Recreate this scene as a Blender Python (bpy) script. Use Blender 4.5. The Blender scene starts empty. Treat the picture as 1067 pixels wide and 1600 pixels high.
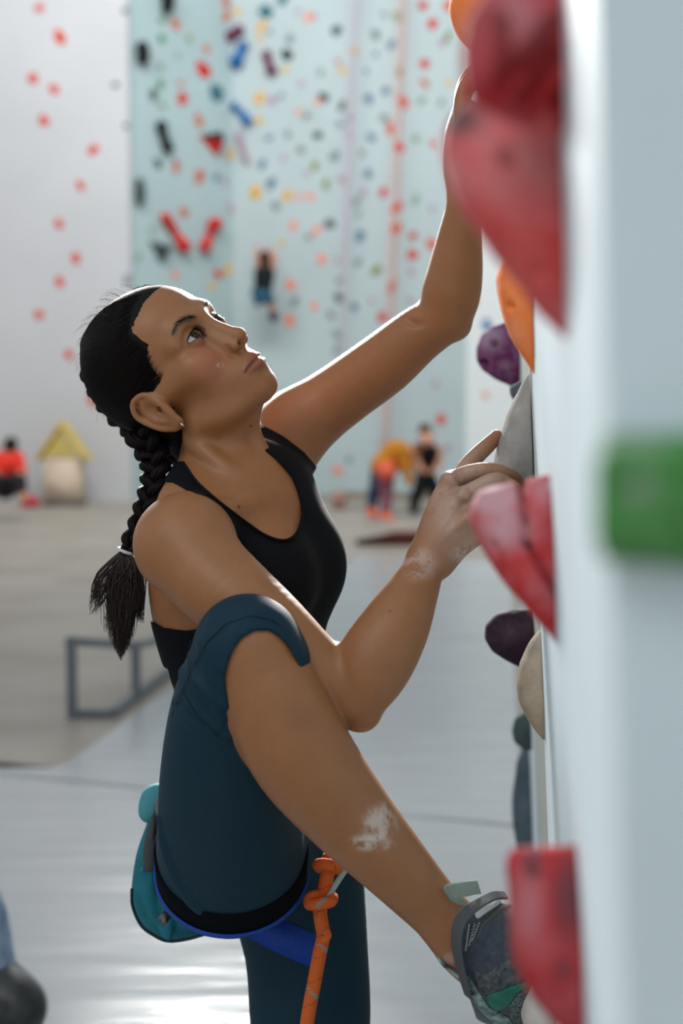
import bpy, bmesh, math, random
import numpy as np
from mathutils import Vector, Matrix
random.seed(7); RNG = np.random.default_rng(7)
scene = bpy.context.scene
COL = scene.collection
PI = math.pi

# ---------------------------------------------------------------- camera (50 mm portrait lens, eye height 1.5 m, looking slightly down)
FPX = 2223.0                       # focal length in pixels of the 1067 x 1600 frame
PITCH = math.atan(160 / FPX)
CAM = np.array([0.0, 0.0, 1.5])
RGT = np.array([1.0, 0.0, 0.0])
UPV = np.array([0.0, math.sin(PITCH), math.cos(PITCH)])
FWD = np.array([0.0, math.cos(PITCH), -math.sin(PITCH)])
cd = bpy.data.cameras.new('camera'); cam = bpy.data.objects.new('camera', cd); COL.objects.link(cam)
cam.location = CAM; cam.rotation_euler = (PI / 2 - PITCH, 0, 0)
cd.sensor_fit = 'HORIZONTAL'; cd.sensor_width = 24.0; cd.lens = 24.0 * FPX / 1067
cd.dof.use_dof = True; cd.dof.focus_distance = 1.70; cd.dof.aperture_fstop = 3.1
cd.clip_start = 0.05; cd.clip_end = 200
scene.camera = cam

# ---------------------------------------------------------------- world, lamps, exposure
w = bpy.data.worlds.new('hall_daylight'); scene.world = w; w.use_nodes = True
bg = w.node_tree.nodes['Background']; bg.inputs[0].default_value = (0.90, 0.96, 1.0, 1); bg.inputs[1].default_value = 0.56
def area(name, loc, aim, sx, sy, power, col=(1, 1, 1)):
    ld = bpy.data.lights.new(name, 'AREA'); ld.shape = 'RECTANGLE'; ld.size = sx; ld.size_y = sy
    ld.energy = power; ld.color = col
    o = bpy.data.objects.new(name, ld); COL.objects.link(o); o.location = loc
    o.rotation_euler = (Vector(aim) - Vector(loc)).to_track_quat('-Z', 'Y').to_euler()
    return o
AIM = (-0.1, 1.8, 2.0)
for loc, sx, sy, p in (((2.2, 18.0, 8.1), 3.0, 1.5, 115), ((-5.0, 18.0, 8.1), 3.0, 1.5, 26)):   # unseen rim lights behind her, beams narrowed to miss the floor
    area('rim_light', loc, AIM, sx, sy, p, (1.0, 0.97, 0.94)).data.spread = math.radians(11)
area('roof_lamp', (-1.3, 14.0, 7.0), (-0.45, 3.9, 0.0), 1.3, 0.35, 7, (1.0, 0.98, 0.95)).data.spread = math.radians(20)
area('far_wall_fill', (-1.0, 16.0, 11.6), (0.5, 24.0, 3.0), 12.0, 3.0, 1500, (0.97, 1.0, 1.0))  # added lamp out of view that brightens the far walls
area('front_skylight', (-2.2, -1.6, 5.0), (0.0, 1.8, 1.3), 3.0, 2.0, 62, (1.0, 0.98, 0.95))
scene.view_settings.view_transform = 'Standard'; scene.view_settings.look = 'None'
scene.view_settings.gamma = 1.0; scene.view_settings.use_curve_mapping = False
scene.view_settings.exposure = 0.0

# ---------------------------------------------------------------- helpers
def K(px, py, d):                  # a point seen at a pixel, d metres along the view axis -> camera-frame metres (right, up, depth)
    return np.array([(px - 533.5) / FPX * d, -(py - 800.0) / FPX * d, d])
def to_world(P):
    P = np.asarray(P, float)
    return CAM + P[..., 0:1] * RGT + P[..., 1:2] * UPV + P[..., 2:3] * FWD
def to_cam(P):
    Q = np.asarray(P, float) - CAM
    return np.stack([Q @ RGT, Q @ UPV, Q @ FWD], -1)
def W(px, py, d): return to_world(K(px, py, d))
def floor_pt(px, py, z=0.0):       # where the ray of a pixel meets the plane at height z
    r = (px - 533.5) / FPX * RGT - (py - 800.0) / FPX * UPV + FWD
    return CAM + r * ((z - CAM[2]) / r[2])
def lin(c):
    c = [x / 255.0 for x in c]
    return tuple((x / 12.92 if x <= 0.04045 else ((x + 0.055) / 1.055) ** 2.4) for x in c)

MATS = {}
def mat(name, rgb, rough=0.6, spec=0.4, noise=0.0, nscale=20.0, bump=0.0, bscale=60.0, metal=0.0, sss=0.0, sheen=0.0, rgb2=None, attr=None, wave=None, coat=0.0):
    """A procedural Principled material: base colour mottled by noise, optional fine bump."""
    if name in MATS: return MATS[name]
    m = bpy.data.materials.new(name); m.use_nodes = True; nt = m.node_tree
    p = nt.nodes['Principled BSDF']; L = nt.links
    col = lin(rgb) if max(rgb) > 1.0 else tuple(rgb)
    p.inputs['Roughness'].default_value = rough; p.inputs['Specular IOR Level'].default_value = spec
    p.inputs['Metallic'].default_value = metal; p.inputs['Coat Weight'].default_value = coat
    p.inputs['Base Color'].default_value = (*col, 1)
    if sss:
        p.inputs['Subsurface Weight'].default_value = sss; p.inputs['Subsurface Radius'].default_value = (1.0, 0.35, 0.2)
        p.inputs['Subsurface Scale'].default_value = 0.008
    if sheen: p.inputs['Sheen Weight'].default_value = sheen
    tc = nt.nodes.new('ShaderNodeTexCoord')
    if noise or rgb2:
        n = nt.nodes.new('ShaderNodeTexNoise'); n.inputs['Scale'].default_value = nscale; n.inputs['Detail'].default_value = 6
        L.new(tc.outputs['Object'], n.inputs['Vector'])
        r = nt.nodes.new('ShaderNodeValToRGB'); L.new(n.outputs['Fac'], r.inputs['Fac'])
        c2 = lin(rgb2) if rgb2 else tuple(min(1, x * (1 + noise)) for x in col)
        c1 = col if rgb2 else tuple(x * (1 - noise) for x in col)
        r.color_ramp.elements[0].position = 0.35; r.color_ramp.elements[1].position = 0.65
        r.color_ramp.elements[0].color = (*c1, 1); r.color_ramp.elements[1].color = (*c2, 1)
        out = r.outputs['Color']
        if attr:
            mx = nt.nodes.new('ShaderNodeMix'); mx.data_type = 'RGBA'; mx.blend_type = 'MULTIPLY'; mx.inputs[0].default_value = 1
            a = nt.nodes.new('ShaderNodeAttribute'); a.attribute_name = attr
            L.new(out, mx.inputs[6]); L.new(a.outputs['Color'], mx.inputs[7]); out = mx.outputs[2]
        L.new(out, p.inputs['Base Color'])
    elif attr:
        a = nt.nodes.new('ShaderNodeAttribute'); a.attribute_name = attr; L.new(a.outputs['Color'], p.inputs['Base Color'])
    if bump:
        n2 = nt.nodes.new('ShaderNodeTexNoise'); n2.inputs['Scale'].default_value = bscale; n2.inputs['Detail'].default_value = 8
        L.new(tc.outputs['Object'], n2.inputs['Vector'])
        b = nt.nodes.new('ShaderNodeBump'); b.inputs['Strength'].default_value = bump; b.inputs['Distance'].default_value = 0.002
        L.new(n2.outputs['Fac'], b.inputs['Height']); L.new(b.outputs['Normal'], p.inputs['Normal'])
    MATS[name] = m
    return m

def link(o, parent=None):
    COL.objects.link(o)
    if parent is not None:
        o.parent = parent
        o.matrix_parent_inverse = Matrix.Translation(-parent.location) if False else parent_inv(parent)
    return o
def world_mat(o):
    m = Matrix.LocRotScale(o.location, o.rotation_euler, o.scale)
    if o.parent is not None: m = world_mat(o.parent) @ o.matrix_parent_inverse @ m
    return m
def parent_inv(p): return world_mat(p).inverted()
def tag(o, label=None, cat=None, group=None, kind=None):
    if label: o['label'] = label
    if cat: o['category'] = cat
    if group: o['group'] = group
    if kind: o['kind'] = kind
    return o
def empty(name, loc, label=None, cat=None, group=None, parent=None):
    o = bpy.data.objects.new(name, None); o.location = [float(v) for v in loc]; o.empty_display_size = 0.05
    link(o, parent); tag(o, label, cat, group); return o
def mesh_obj(name, V, F, m, parent=None, smooth=True):
    """Link one mesh object from world-space vertices."""
    me = bpy.data.meshes.new(name)
    V = np.asarray(V, np.float64)
    if isinstance(F, np.ndarray) and F.ndim == 2:
        n, k = F.shape
        me.vertices.add(len(V)); me.vertices.foreach_set('co', V.astype(np.float32).ravel())
        me.loops.add(n * k); me.loops.foreach_set('vertex_index', F.astype(np.int32).ravel())
        me.polygons.add(n); me.polygons.foreach_set('loop_start', np.arange(0, n * k, k, dtype=np.int32))
        me.update(calc_edges=True); me.validate()
    else:
        me.from_pydata([tuple(v) for v in V], [], [tuple(f) for f in F]); me.update()
    if smooth: me.polygons.foreach_set('use_smooth', np.ones(len(me.polygons), bool))
    me.materials.append(m)
    o = bpy.data.objects.new(name, me); link(o, parent); return o

class MB:
    """Collects simple solids (world space) that form one part."""
    def __init__(s): s.v = []; s.f = []
    def add(s, V, F):
        b = len(s.v); s.v += [tuple(map(float, v)) for v in V]; s.f += [tuple(i + b for i in f) for f in F]; return s
    def box(s, c, hx, hy, hz, R=None):
        R = np.eye(3) if R is None else np.asarray(R)
        V = [np.asarray(c) + R @ np.array([sx * hx, sy * hy, sz * hz]) for sx in (-1, 1) for sy in (-1, 1) for sz in (-1, 1)]
        return s.add(V, [(0, 1, 3, 2), (4, 6, 7, 5), (0, 4, 5, 1), (2, 3, 7, 6), (0, 2, 6, 4), (1, 5, 7, 3)])
    def tube(s, pts, rad, n=8, cap=True, flat=None):
        P = np.asarray(pts, float); m = len(P)
        rad = [rad] * m if np.isscalar(rad) else rad
        T = np.gradient(P, axis=0); T /= np.linalg.norm(T, axis=1)[:, None] + 1e-12
        u = np.cross(T[0], [0.13, 0.31, 0.94]); u /= np.linalg.norm(u); V = []
        for i in range(m):
            u = u - T[i] * (u @ T[i]); u /= np.linalg.norm(u) + 1e-12; v = np.cross(T[i], u)
            for k in range(n):
                a = 2 * PI * k / n; V.append(P[i] + rad[i] * (math.cos(a) * u + math.sin(a) * v * (flat or 1)))
        F = [(i * n + k, i * n + (k + 1) % n, (i + 1) * n + (k + 1) % n, (i + 1) * n + k) for i in range(m - 1) for k in range(n)]
        if cap: F += [tuple(range(n))[::-1], tuple((m - 1) * n + k for k in range(n))]
        return s.add(V, F)
    def ball(s, c, r, n=10, R=None):
        r = np.ones(3) * r; R = np.eye(3) if R is None else R; V = []; c = np.asarray(c)
        for i in range(n + 1):
            th = PI * i / n
            for k in range(2 * n):
                ph = PI * k / n
                V.append(c + R @ (r * np.array([math.sin(th) * math.cos(ph), math.sin(th) * math.sin(ph), math.cos(th)])))
        F = [(i * 2 * n + k, (i + 1) * 2 * n + k, (i + 1) * 2 * n + (k + 1) % (2 * n), i * 2 * n + (k + 1) % (2 * n)) for i in range(n) for k in range(2 * n)]
        return s.add(V, F)
    def build(s, name, m, parent=None, smooth=True): return mesh_obj(name, s.v, s.f, m, parent, smooth)

def catmull(P, n):
    P = np.asarray(P, float); Q = np.vstack([2 * P[0] - P[1], P, 2 * P[-1] - P[-2]]); out = []
    for i in range(1, len(Q) - 2):
        for t in np.linspace(0, 1, n, endpoint=False):
            a, b, c, d = Q[i - 1:i + 3]
            out.append(0.5 * (2 * b + (c - a) * t + (2 * a - 5 * b + 4 * c - d) * t * t + (3 * b - a - 3 * c + d) * t ** 3))
    out.append(P[-1]); return np.array(out)
# ---------------------------------------------------------------- implicit surface engine: smooth unions of tapered limbs and ellipsoids, meshed as one skin
def unit(v): v = np.asarray(v, float); return v / np.linalg.norm(v)
class Field:
    def __init__(s): s.p = []
    def limb(s, pts, k=0.012, op=1, flat=None, fax=None, sub=7):
        """Tapered chain through (px, py, depth, radius_px) points or camera-frame (x, y, z, r) rows, smoothed by a spline."""
        A = np.asarray(pts, float)
        if np.abs(A[:, 0]).max() > 5:
            A = np.array([[*K(a[0], a[1], a[2]), a[3] * a[2] / FPX] for a in A])
        if len(A) > 2 and sub > 1: A = catmull(A, sub)
        s.p.append(('limb', A, k, op, flat, None if fax is None else unit(fax))); return s
    def ball(s, c, r, k=0.012, op=1, R=None):
        s.p.append(('ell', np.asarray(c, float), k, op, np.ones(3) * np.asarray(r, float), np.eye(3) if R is None else np.asarray(R, float))); return s
    @staticmethod
    def dist(p, X):
        if p[0] == 'limb':
            A = p[1]; out = None
            for i in range(max(1, len(A) - 1)):
                a = A[i]; b = A[min(i + 1, len(A) - 1)]; ab = (b[:3] - a[:3]).astype(X.dtype); L = float(ab @ ab) + 1e-12
                v = X - a[:3].astype(X.dtype); t = np.clip((v @ ab) / L, 0, 1)
                v = v - t[..., None] * ab
                if p[4]: n = p[5].astype(X.dtype); v = v + (np.float32(1 / p[4] - 1) * (v @ n))[..., None] * n
                d = np.sqrt(np.einsum('...i,...i', v, v)) - (a[3] + t * (b[3] - a[3]))
                out = d if out is None else np.minimum(out, d)
            return out
        q = (X - p[1].astype(X.dtype)) @ p[5].astype(X.dtype); r = p[4].astype(X.dtype)
        q = q / r; k0 = np.sqrt(np.einsum('...i,...i', q, q)) + 1e-9; q = q / r; k1 = np.sqrt(np.einsum('...i,...i', q, q)) + 1e-9
        return k0 * (k0 - 1) / k1
    @staticmethod
    def bound(p):
        if p[0] == 'limb':
            A = p[1]; c = A[:, :3].mean(0); f = max(1, p[4] or 1)
            return c, np.max(np.linalg.norm(A[:, :3] - c, axis=1) + A[:, 3] * f)
        return p[1], p[4].max()
    @staticmethod
    def mix(D, d, k, op):
        if op > 0:
            h = np.clip(0.5 + 0.5 * (d - D) / k, 0, 1); return d + (D - d) * h - k * h * (1 - h)
        d = -d; h = np.clip(0.5 - 0.5 * (d - D) / k, 0, 1); return d + (D - d) * h + k * h * (1 - h)
    def __call__(s, X):
        X = np.asarray(X, float); D = np.full(X.shape[:-1], 1.0)
        for p in s.p: D = Field.mix(D, Field.dist(p, X), p[2], p[3])
        return D
    def blocks(s, X, cen, rad):
        """X: (B, n, 3) points of blocks; cull each primitive against the blocks."""
        D = np.full(X.shape[:-1], 1.0, np.float32)
        for p in s.p:
            c, r = Field.bound(p)
            m = np.nonzero(np.linalg.norm(cen - c, axis=1) < r + rad + 2 * p[2] + 0.006)[0]
            if not len(m): continue
            if p[0] == 'limb' and len(p[1]) > 3:      # long chains: cull link by link too
                A = p[1]; d = np.full((len(m), X.shape[1]), 1.0, np.float32); f = max(1, p[4] or 1)
                for i in range(len(A) - 1):
                    a, b = A[i], A[i + 1]; c = (a[:3] + b[:3]) / 2
                    rr = np.linalg.norm(b[:3] - a[:3]) / 2 + max(a[3], b[3]) * f + rad[m] + 2 * p[2] + 0.006
                    j = np.nonzero(np.linalg.norm(cen[m] - c, axis=1) < rr)[0]
                    if len(j): d[j] = np.minimum(d[j], Field.dist(('limb', A[i:i + 2], 0, 1, p[4], p[5]), X[m[j]]))
            else: d = Field.dist(p, X[m])
            D[m] = Field.mix(D[m], d, p[2], p[3])
        return D

class Union:
    """Two fields that touch with a crease instead of melting together."""
    def __init__(s, a, b, k): s.a, s.b, s.k = a, b, k
    def __call__(s, X): return Field.mix(s.a(X), s.b(X), s.k, 1)
    def blocks(s, X, cen, rad): return Field.mix(s.a.blocks(X, cen, rad), s.b.blocks(X, cen, rad), s.k, 1)

def axis(lo, hi, h, fine=()):
    xs = [lo]
    while xs[-1] < hi:
        x = xs[-1]; st = h
        for a, b, hf in fine:
            if a <= x <= b: st = hf
        xs.append(x + st)
    while (len(xs) - 1) % 8: xs.append(xs[-1] + h)
    return np.array(xs)

def surface(field, ax, clip=None, chunk=1500):
    """Surface nets on a sparse rectilinear grid. clip(X, D) may alter the distance. Returns verts, quads."""
    N = [len(a) - 1 for a in ax]; nb = [n // 8 for n in N]
    bi = np.stack(np.meshgrid(*[np.arange(n) for n in nb], indexing='ij'), -1).reshape(-1, 3)
    lo = np.stack([ax[i][bi[:, i] * 8] for i in range(3)], 1); hi = np.stack([ax[i][bi[:, i] * 8 + 8] for i in range(3)], 1)
    cen = (lo + hi) / 2; rad = np.linalg.norm(hi - lo, axis=1) / 2
    D0 = np.concatenate([field(cen[i:i + 20000]) for i in range(0, len(cen), 20000)])
    keep = np.abs(D0) < rad * 1.35 + 0.008
    bi, cen, rad = bi[keep], cen[keep], rad[keep]
    o = np.stack(np.meshgrid(*[np.arange(9)] * 3, indexing='ij'), -1).reshape(-1, 3)
    keys, pos, quads = [], [], []
    S = np.array([(N[1] + 2) * (N[2] + 2), N[2] + 2, 1], np.int64)
    for s0 in range(0, len(bi), chunk):
        b = bi[s0:s0 + chunk]; I = b[:, None, :] * 8 + o[None]
        X = np.stack([ax[i][I[..., i]] for i in range(3)], -1).astype(np.float32)
        D = field.blocks(X, cen[s0:s0 + chunk], rad[s0:s0 + chunk])
        if clip is not None: D = clip(X, D)
        D = D.reshape(-1, 9, 9, 9); X = X.reshape(-1, 9, 9, 9, 3); In = D < 0
        cnt = np.zeros((len(b), 8, 8, 8), np.int8); acc = np.zeros((len(b), 8, 8, 8, 3)); ne = np.zeros((len(b), 8, 8, 8))
        def sl(a, d): return a[:, d[0]:d[0] + 8, d[1]:d[1] + 8, d[2]:d[2] + 8]
        cs = [(x, y, z) for x in (0, 1) for y in (0, 1) for z in (0, 1)]
        for c in cs: cnt += sl(In, c)
        act = (cnt > 0) & (cnt < 8)
        for c in cs:
            for a in range(3):
                if c[a]: continue
                e = list(c); e[a] = 1
                d1, d2 = sl(D, c)[act], sl(D, e)[act]; x1, x2 = sl(X, c)[act], sl(X, e)[act]
                m = (d1 < 0) != (d2 < 0); t = np.where(m, d1 / np.where(m, d1 - d2, 1), 0)
                acc[act] += np.where(m[:, None], x1 + t[:, None] * (x2 - x1), 0); ne[act] += m
        idx = np.argwhere(act)
        if len(idx):
            cell = b[idx[:, 0]].astype(np.int64) * 8 + idx[:, 1:]
            keys.append((cell + 1) @ S); pos.append(acc[act] / ne[act][:, None])
        for a in range(3):
            A0 = In[:, :8, :8, :8]; dd = [0, 0, 0]; dd[a] = 1; A1 = sl(In, dd)
            ex = np.argwhere(A0 != A1)
            if not len(ex): continue
            g = b[ex[:, 0]].astype(np.int64) * 8 + ex[:, 1:]; flip = A0[ex[:, 0], ex[:, 1], ex[:, 2], ex[:, 3]]
            u, v = (a + 1) % 3, (a + 2) % 3; eu = np.zeros(3, np.int64); eu[u] = 1; ev = np.zeros(3, np.int64); ev[v] = 1
            q = np.stack([(g + 1) @ S, (g - eu + 1) @ S, (g - eu - ev + 1) @ S, (g - ev + 1) @ S], 1)
            q[flip] = q[flip][:, ::-1]; quads.append(q)
    keys = np.concatenate(keys); pos = np.concatenate(pos); quads = np.concatenate(quads)
    keys, ui = np.unique(keys, return_index=True); pos = pos[ui]
    qi = np.searchsorted(keys, quads); qi[qi >= len(keys)] = 0
    ok = (keys[qi] == quads).all(1)
    return pos, qi[ok]
def relax(V, Q, it=1, lam=0.5):
    i = np.concatenate([Q[:, k] for k in (0, 1, 2, 3)] * 2)
    j = np.concatenate([Q[:, k] for k in (1, 2, 3, 0)] + [Q[:, k] for k in (3, 0, 1, 2)])
    n = np.maximum(np.bincount(i, minlength=len(V)), 1)
    for _ in range(it):
        V = V + lam * (np.stack([np.bincount(i, V[j, a], len(V)) / n for a in range(3)], 1) - V)
    return V
def drop_islands(V, Q, keep=1):
    """Keep only the largest connected piece(s)."""
    lab = np.arange(len(V)); q = Q
    while len(q):
        L = lab[q]; m = np.minimum(np.minimum(L[:, 0], L[:, 1]), np.minimum(L[:, 2], L[:, 3])); new = lab.copy()
        for i in range(4):
            np.minimum.at(new, L[:, i], m)
        while True:
            nn = new[new]
            if (nn == new).all(): break
            new = nn
        lab = new; L = lab[q]; q = q[(L != L[:, :1]).any(1)]
    r, c = np.unique(lab, return_counts=True); good = r[np.argsort(-c)[:keep]]
    okv = np.isin(lab, good); mp = np.cumsum(okv) - 1
    return V[okv], mp[Q[okv[Q].all(1)]]
def trace(field, px, py, d0=1.2, d1=2.4):
    """Sphere-trace a pixel's ray onto a field; camera-frame point or None."""
    r = np.array([(px - 533.5) / FPX, -(py - 800) / FPX, 1.0]); L = np.linalg.norm(r); d = d0
    for _ in range(120):
        s = float(field(r[None] * d)[0])
        if s < 0.0003: return r * d
        d += max(s, 0.0004) / L * 0.8
        if d > d1: return None
    return r * d
# ---------------------------------------------------------------- the room
FZ = -.03                                                # the bare floor lies a little below the top of the mats
VPX = 787.0; FD = 71.0                                  # the near climbing wall: its depth direction and distance from the lens
e1 = to_world(K(VPX, 640, 1.0)) - CAM; e1[2] = 0; e1 /= np.linalg.norm(e1)          # along the wall, away from the camera
nr = np.array([-e1[1], e1[0], 0.0])                      # out of the wall, towards the climber
LEAN = 0.045
e2 = np.array([0, 0, 1.0]) + nr * LEAN; e2 /= np.linalg.norm(e2)
wn = np.cross(e2, e1); wn = wn if wn @ nr > 0 else -wn   # true normal of the leaning face
WP = to_world(K(VPX + FD / 1.0, 640, 1.0))               # a point on the face
def wall_hit(px, py):
    r = (px - 533.5) / FPX * RGT - (py - 800.0) / FPX * UPV + FWD; t = ((WP - CAM) @ wn) / (r @ wn); return CAM + r * t, t
def base_px(py, d):
    """Pixel column at which the face stands at row py and depth d."""
    lo_, hi_ = 600.0, 1400.0
    for _ in range(50):
        m = (lo_ + hi_) / 2; P, t = wall_hit(m, py)
        if t < 0 or t > d: lo_ = m
        else: hi_ = m
    return (lo_ + hi_) / 2
def slab(name, u0, u1, z0, z1, thick, m, off=0.0, kind='structure', parent=None, bev=.004):
    """A leaning slab of the near wall between distances u0..u1 along it."""
    def pt(u, z, t): o = WP + e1 * (u - (WP - CAM) @ e1) ; return o + e2 * ((z - o[2]) / e2[2]) - wn * t
    V = [pt(u, z, t) for u in (u0, u1) for z in (z0, z1) for t in (off, off + thick)]
    F = [(0, 1, 3, 2), (4, 6, 7, 5), (0, 4, 5, 1), (2, 3, 7, 6), (0, 2, 6, 4), (1, 5, 7, 3)]
    o = mesh_obj(name, V, F, m, parent, smooth=False)
    if kind: o['kind'] = kind
    if bev: b = o.modifiers.new('edge', 'BEVEL'); b.width = bev; b.segments = 3
    return o
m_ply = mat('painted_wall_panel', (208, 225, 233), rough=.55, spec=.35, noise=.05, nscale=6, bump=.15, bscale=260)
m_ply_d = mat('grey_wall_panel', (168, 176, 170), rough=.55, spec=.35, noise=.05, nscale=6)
u_near = 0.455
wr = slab('wall_right', u_near, 1.60, FZ, 4.2, .9, m_ply)
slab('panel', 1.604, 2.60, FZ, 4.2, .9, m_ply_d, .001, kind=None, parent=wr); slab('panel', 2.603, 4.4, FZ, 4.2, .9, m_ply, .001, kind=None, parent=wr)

CONC = mat('sealed_concrete', (172, 164, 154), rough=.45, spec=.4, rgb2=(152, 143, 131), nscale=1.3)
fl_ = mesh_obj('floor', [(-14, -4, FZ), (16, -4, FZ), (16, 26, FZ), (-14, 26, FZ), (-14, -4, -.3), (16, -4, -.3), (16, 26, -.3), (-14, 26, -.3)], [(0, 1, 2, 3), (7, 6, 5, 4), (0, 4, 5, 1), (1, 5, 6, 2), (2, 6, 7, 3), (3, 7, 4, 0)], CONC, smooth=False); fl_['kind'] = 'structure'
YF = 24.4
def vwall(name, x0, x1, y0, y1, m, z0=FZ, z1=12.0, th=.3, kind='structure'):
    a = np.array([x0, y0]); b = np.array([x1, y1]); d = unit(b - a); n = np.array([-d[1], d[0]]) * th
    V = [(*p, z) for z in (z0, z1) for p in (a, b, b + n, a + n)]
    o = mesh_obj(name, V, [(3, 2, 1, 0), (4, 5, 6, 7), (0, 1, 5, 4), (1, 2, 6, 5), (2, 3, 7, 6), (3, 0, 4, 7)], m, smooth=False)
    if kind: o['kind'] = kind
    return o
def far_x(px, y): return (px - 533.5) / FPX * ((y * FWD[1]) + (1.5 - CAM[2]) * FWD[2])    # world x at world y for a pixel column (eye level)
m_white = mat('white_far_wall', (206, 206, 209), rough=.6, spec=.3, noise=.03, nscale=.7)
m_tealw = mat('teal_far_wall', (176, 197, 199), rough=.6, spec=.3, noise=.03, nscale=.9)
m_tealm = mat('pale_teal_far_wall', (188, 203, 205), rough=.6, spec=.3, noise=.03, nscale=.8)
m_brt = mat('lit_white_wall', (238, 243, 244), rough=.6, spec=.3)  # lighter white stands in for the window light on this stretch
X205, X365, X728 = far_x(206, 23.6), far_x(366, 25.0), far_x(728, 24.4)
vwall('wall_left', far_x(-260, 23.6), X205, 23.6, 23.6, m_white)
vwall('wall_back', X205, X365, 23.75, 25.0, m_tealw)
vwall('wall_back', X365, X728, 25.0, 24.4, m_tealm)
vwall('wall_back', X728, 16.0, 24.35, 24.35, m_brt)
cl = mesh_obj('ceiling', [(-14, 8, 12.0), (16, 8, 12.0), (16, 26, 12.0), (-14, 26, 12.0), (-14, 8, 12.2), (16, 8, 12.2), (16, 26, 12.2), (-14, 26, 12.2)], [(3, 2, 1, 0), (4, 5, 6, 7), (0, 1, 5, 4), (1, 2, 6, 5), (2, 3, 7, 6), (3, 0, 4, 7)], m_white, smooth=False); cl['kind'] = 'structure'
bb = vwall('baseboard_back', X205, X728 + .2, 24.25, 24.25, mat('dark_baseboard', (150, 150, 142), .6), z0=FZ, z1=.05, th=.05)

# ---- padded mats under the wall, each a separate slab with a rounded edge
m_matv = mat('grey_vinyl_mat', (172, 176, 179), rough=.24, spec=.5, noise=.03, nscale=3, bump=.5, bscale=7)
def gp(px, py, z=0.0): return floor_pt(px, py, z)[:2]
def mat_slab(corners, label):
    V = [(*c, z) for z in (FZ, 0.0) for c in corners]; n = len(corners)
    F = [tuple(range(n))[::-1], tuple(range(n, 2 * n))] + [(i, (i + 1) % n, n + (i + 1) % n, n + i) for i in range(n)]
    o = mesh_obj('crash_mat', V, F, m_matv, smooth=False); tag(o, label, 'mat', 'grey mats along the climbing wall')
    b = o.modifiers.new('edge', 'BEVEL'); b.width = .018; b.segments = 3; return o
def left_edge(Y):                                        # the mats' long left edge on the floor, running to the far corner
    a = gp(90, 1198); b = gp(560, 868); return a[0] + (b[0] - a[0]) * (Y - a[1]) / (b[1] - a[1])
def right_edge(Y):                                       # the mats stop at the foot of the wall
    o = WP + e1 * ((Y - WP[1]) / e1[1]); o = o + e2 * (-o[2] / e2[2]); return (o + nr * .012)[0]
SA, SB = gp(50, 1213), gp(810, 1290); SD = unit(SB - SA)      # the seams run slightly askew to the view
def seam_y(px, py):
    o = gp(px, py); return lambda X: o[1] + (X - o[0]) * SD[1] / SD[0]
seams = [lambda X: 1.15, seam_y(810, 1290), seam_y(700, 995), seam_y(600, 905), seam_y(560, 868)]
def cross(edge, sm, off):
    Y = 5.0
    for _ in range(60): Y = Y * .5 + .5 * (sm(edge(Y)) + off)
    return (edge(Y), Y)
LBL = ['nearest grey mat, under the climber and the walking person', 'second grey mat from the camera, behind the climber\'s shin', 'third grey mat from the camera, seen under her raised forearm', 'farthest grey mat, ending by the dark red pad']
for i in range(4):
    a, b = seams[i], seams[i + 1]; far_l = lambda Y: -4.2; corner = gp(90, 1198)
    L0 = cross(far_l, a, .012) if i < 2 else cross(left_edge, a, .012); R0 = cross(right_edge, a, .012); R1 = cross(right_edge, b, -.012)
    if i == 0: q = [L0, R0, R1, cross(far_l, b, -.012)]
    elif i == 1: q = [L0, R0, R1, cross(left_edge, b, -.012), tuple(corner), (-4.2, corner[1] + .02)]
    else: q = [L0, R0, R1, cross(left_edge, b, -.012)]
    mat_slab(q, LBL[i])
nt_ = m_matv.node_tree; bn_ = [n for n in nt_.nodes if n.type == 'BUMP'][0]; nz_ = bn_.inputs['Height'].links[0].from_node
mp_ = nt_.nodes.new('ShaderNodeMapping'); mp_.inputs['Scale'].default_value = (.16, 1.0, 1.0); tc_ = [n for n in nt_.nodes if n.type == 'TEX_COORD'][0]
nt_.links.new(tc_.outputs['Object'], mp_.inputs['Vector']); nt_.links.new(mp_.outputs['Vector'], nz_.inputs['Vector']); bn_.inputs['Distance'].default_value = .02; nz_.inputs['Detail'].default_value = 3
# ---------------------------------------------------------------- the climber
# head frame (x forward, y her left, z up, metres) -> camera frame
HT = np.array([-0.2114, 0.1803, 1.800])
HF = np.array([0.55155, 0.59955, -0.57994]); HL = np.array([0.36647, 0.45040, 0.81415]); HU = np.array([-0.74933, 0.66158, -0.02870])
HR = np.stack([HF, HL, HU], 1)
def H(x, y, z): return HT + HR @ np.array([x, y, z], float)
def hl(f, pts, **kw): return f.limb(np.array([[*H(*p[:3]), p[3]] for p in pts]), **kw)
def hb(f, c, r, **kw): return f.ball(H(*c), r, R=HR, **kw)

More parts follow.
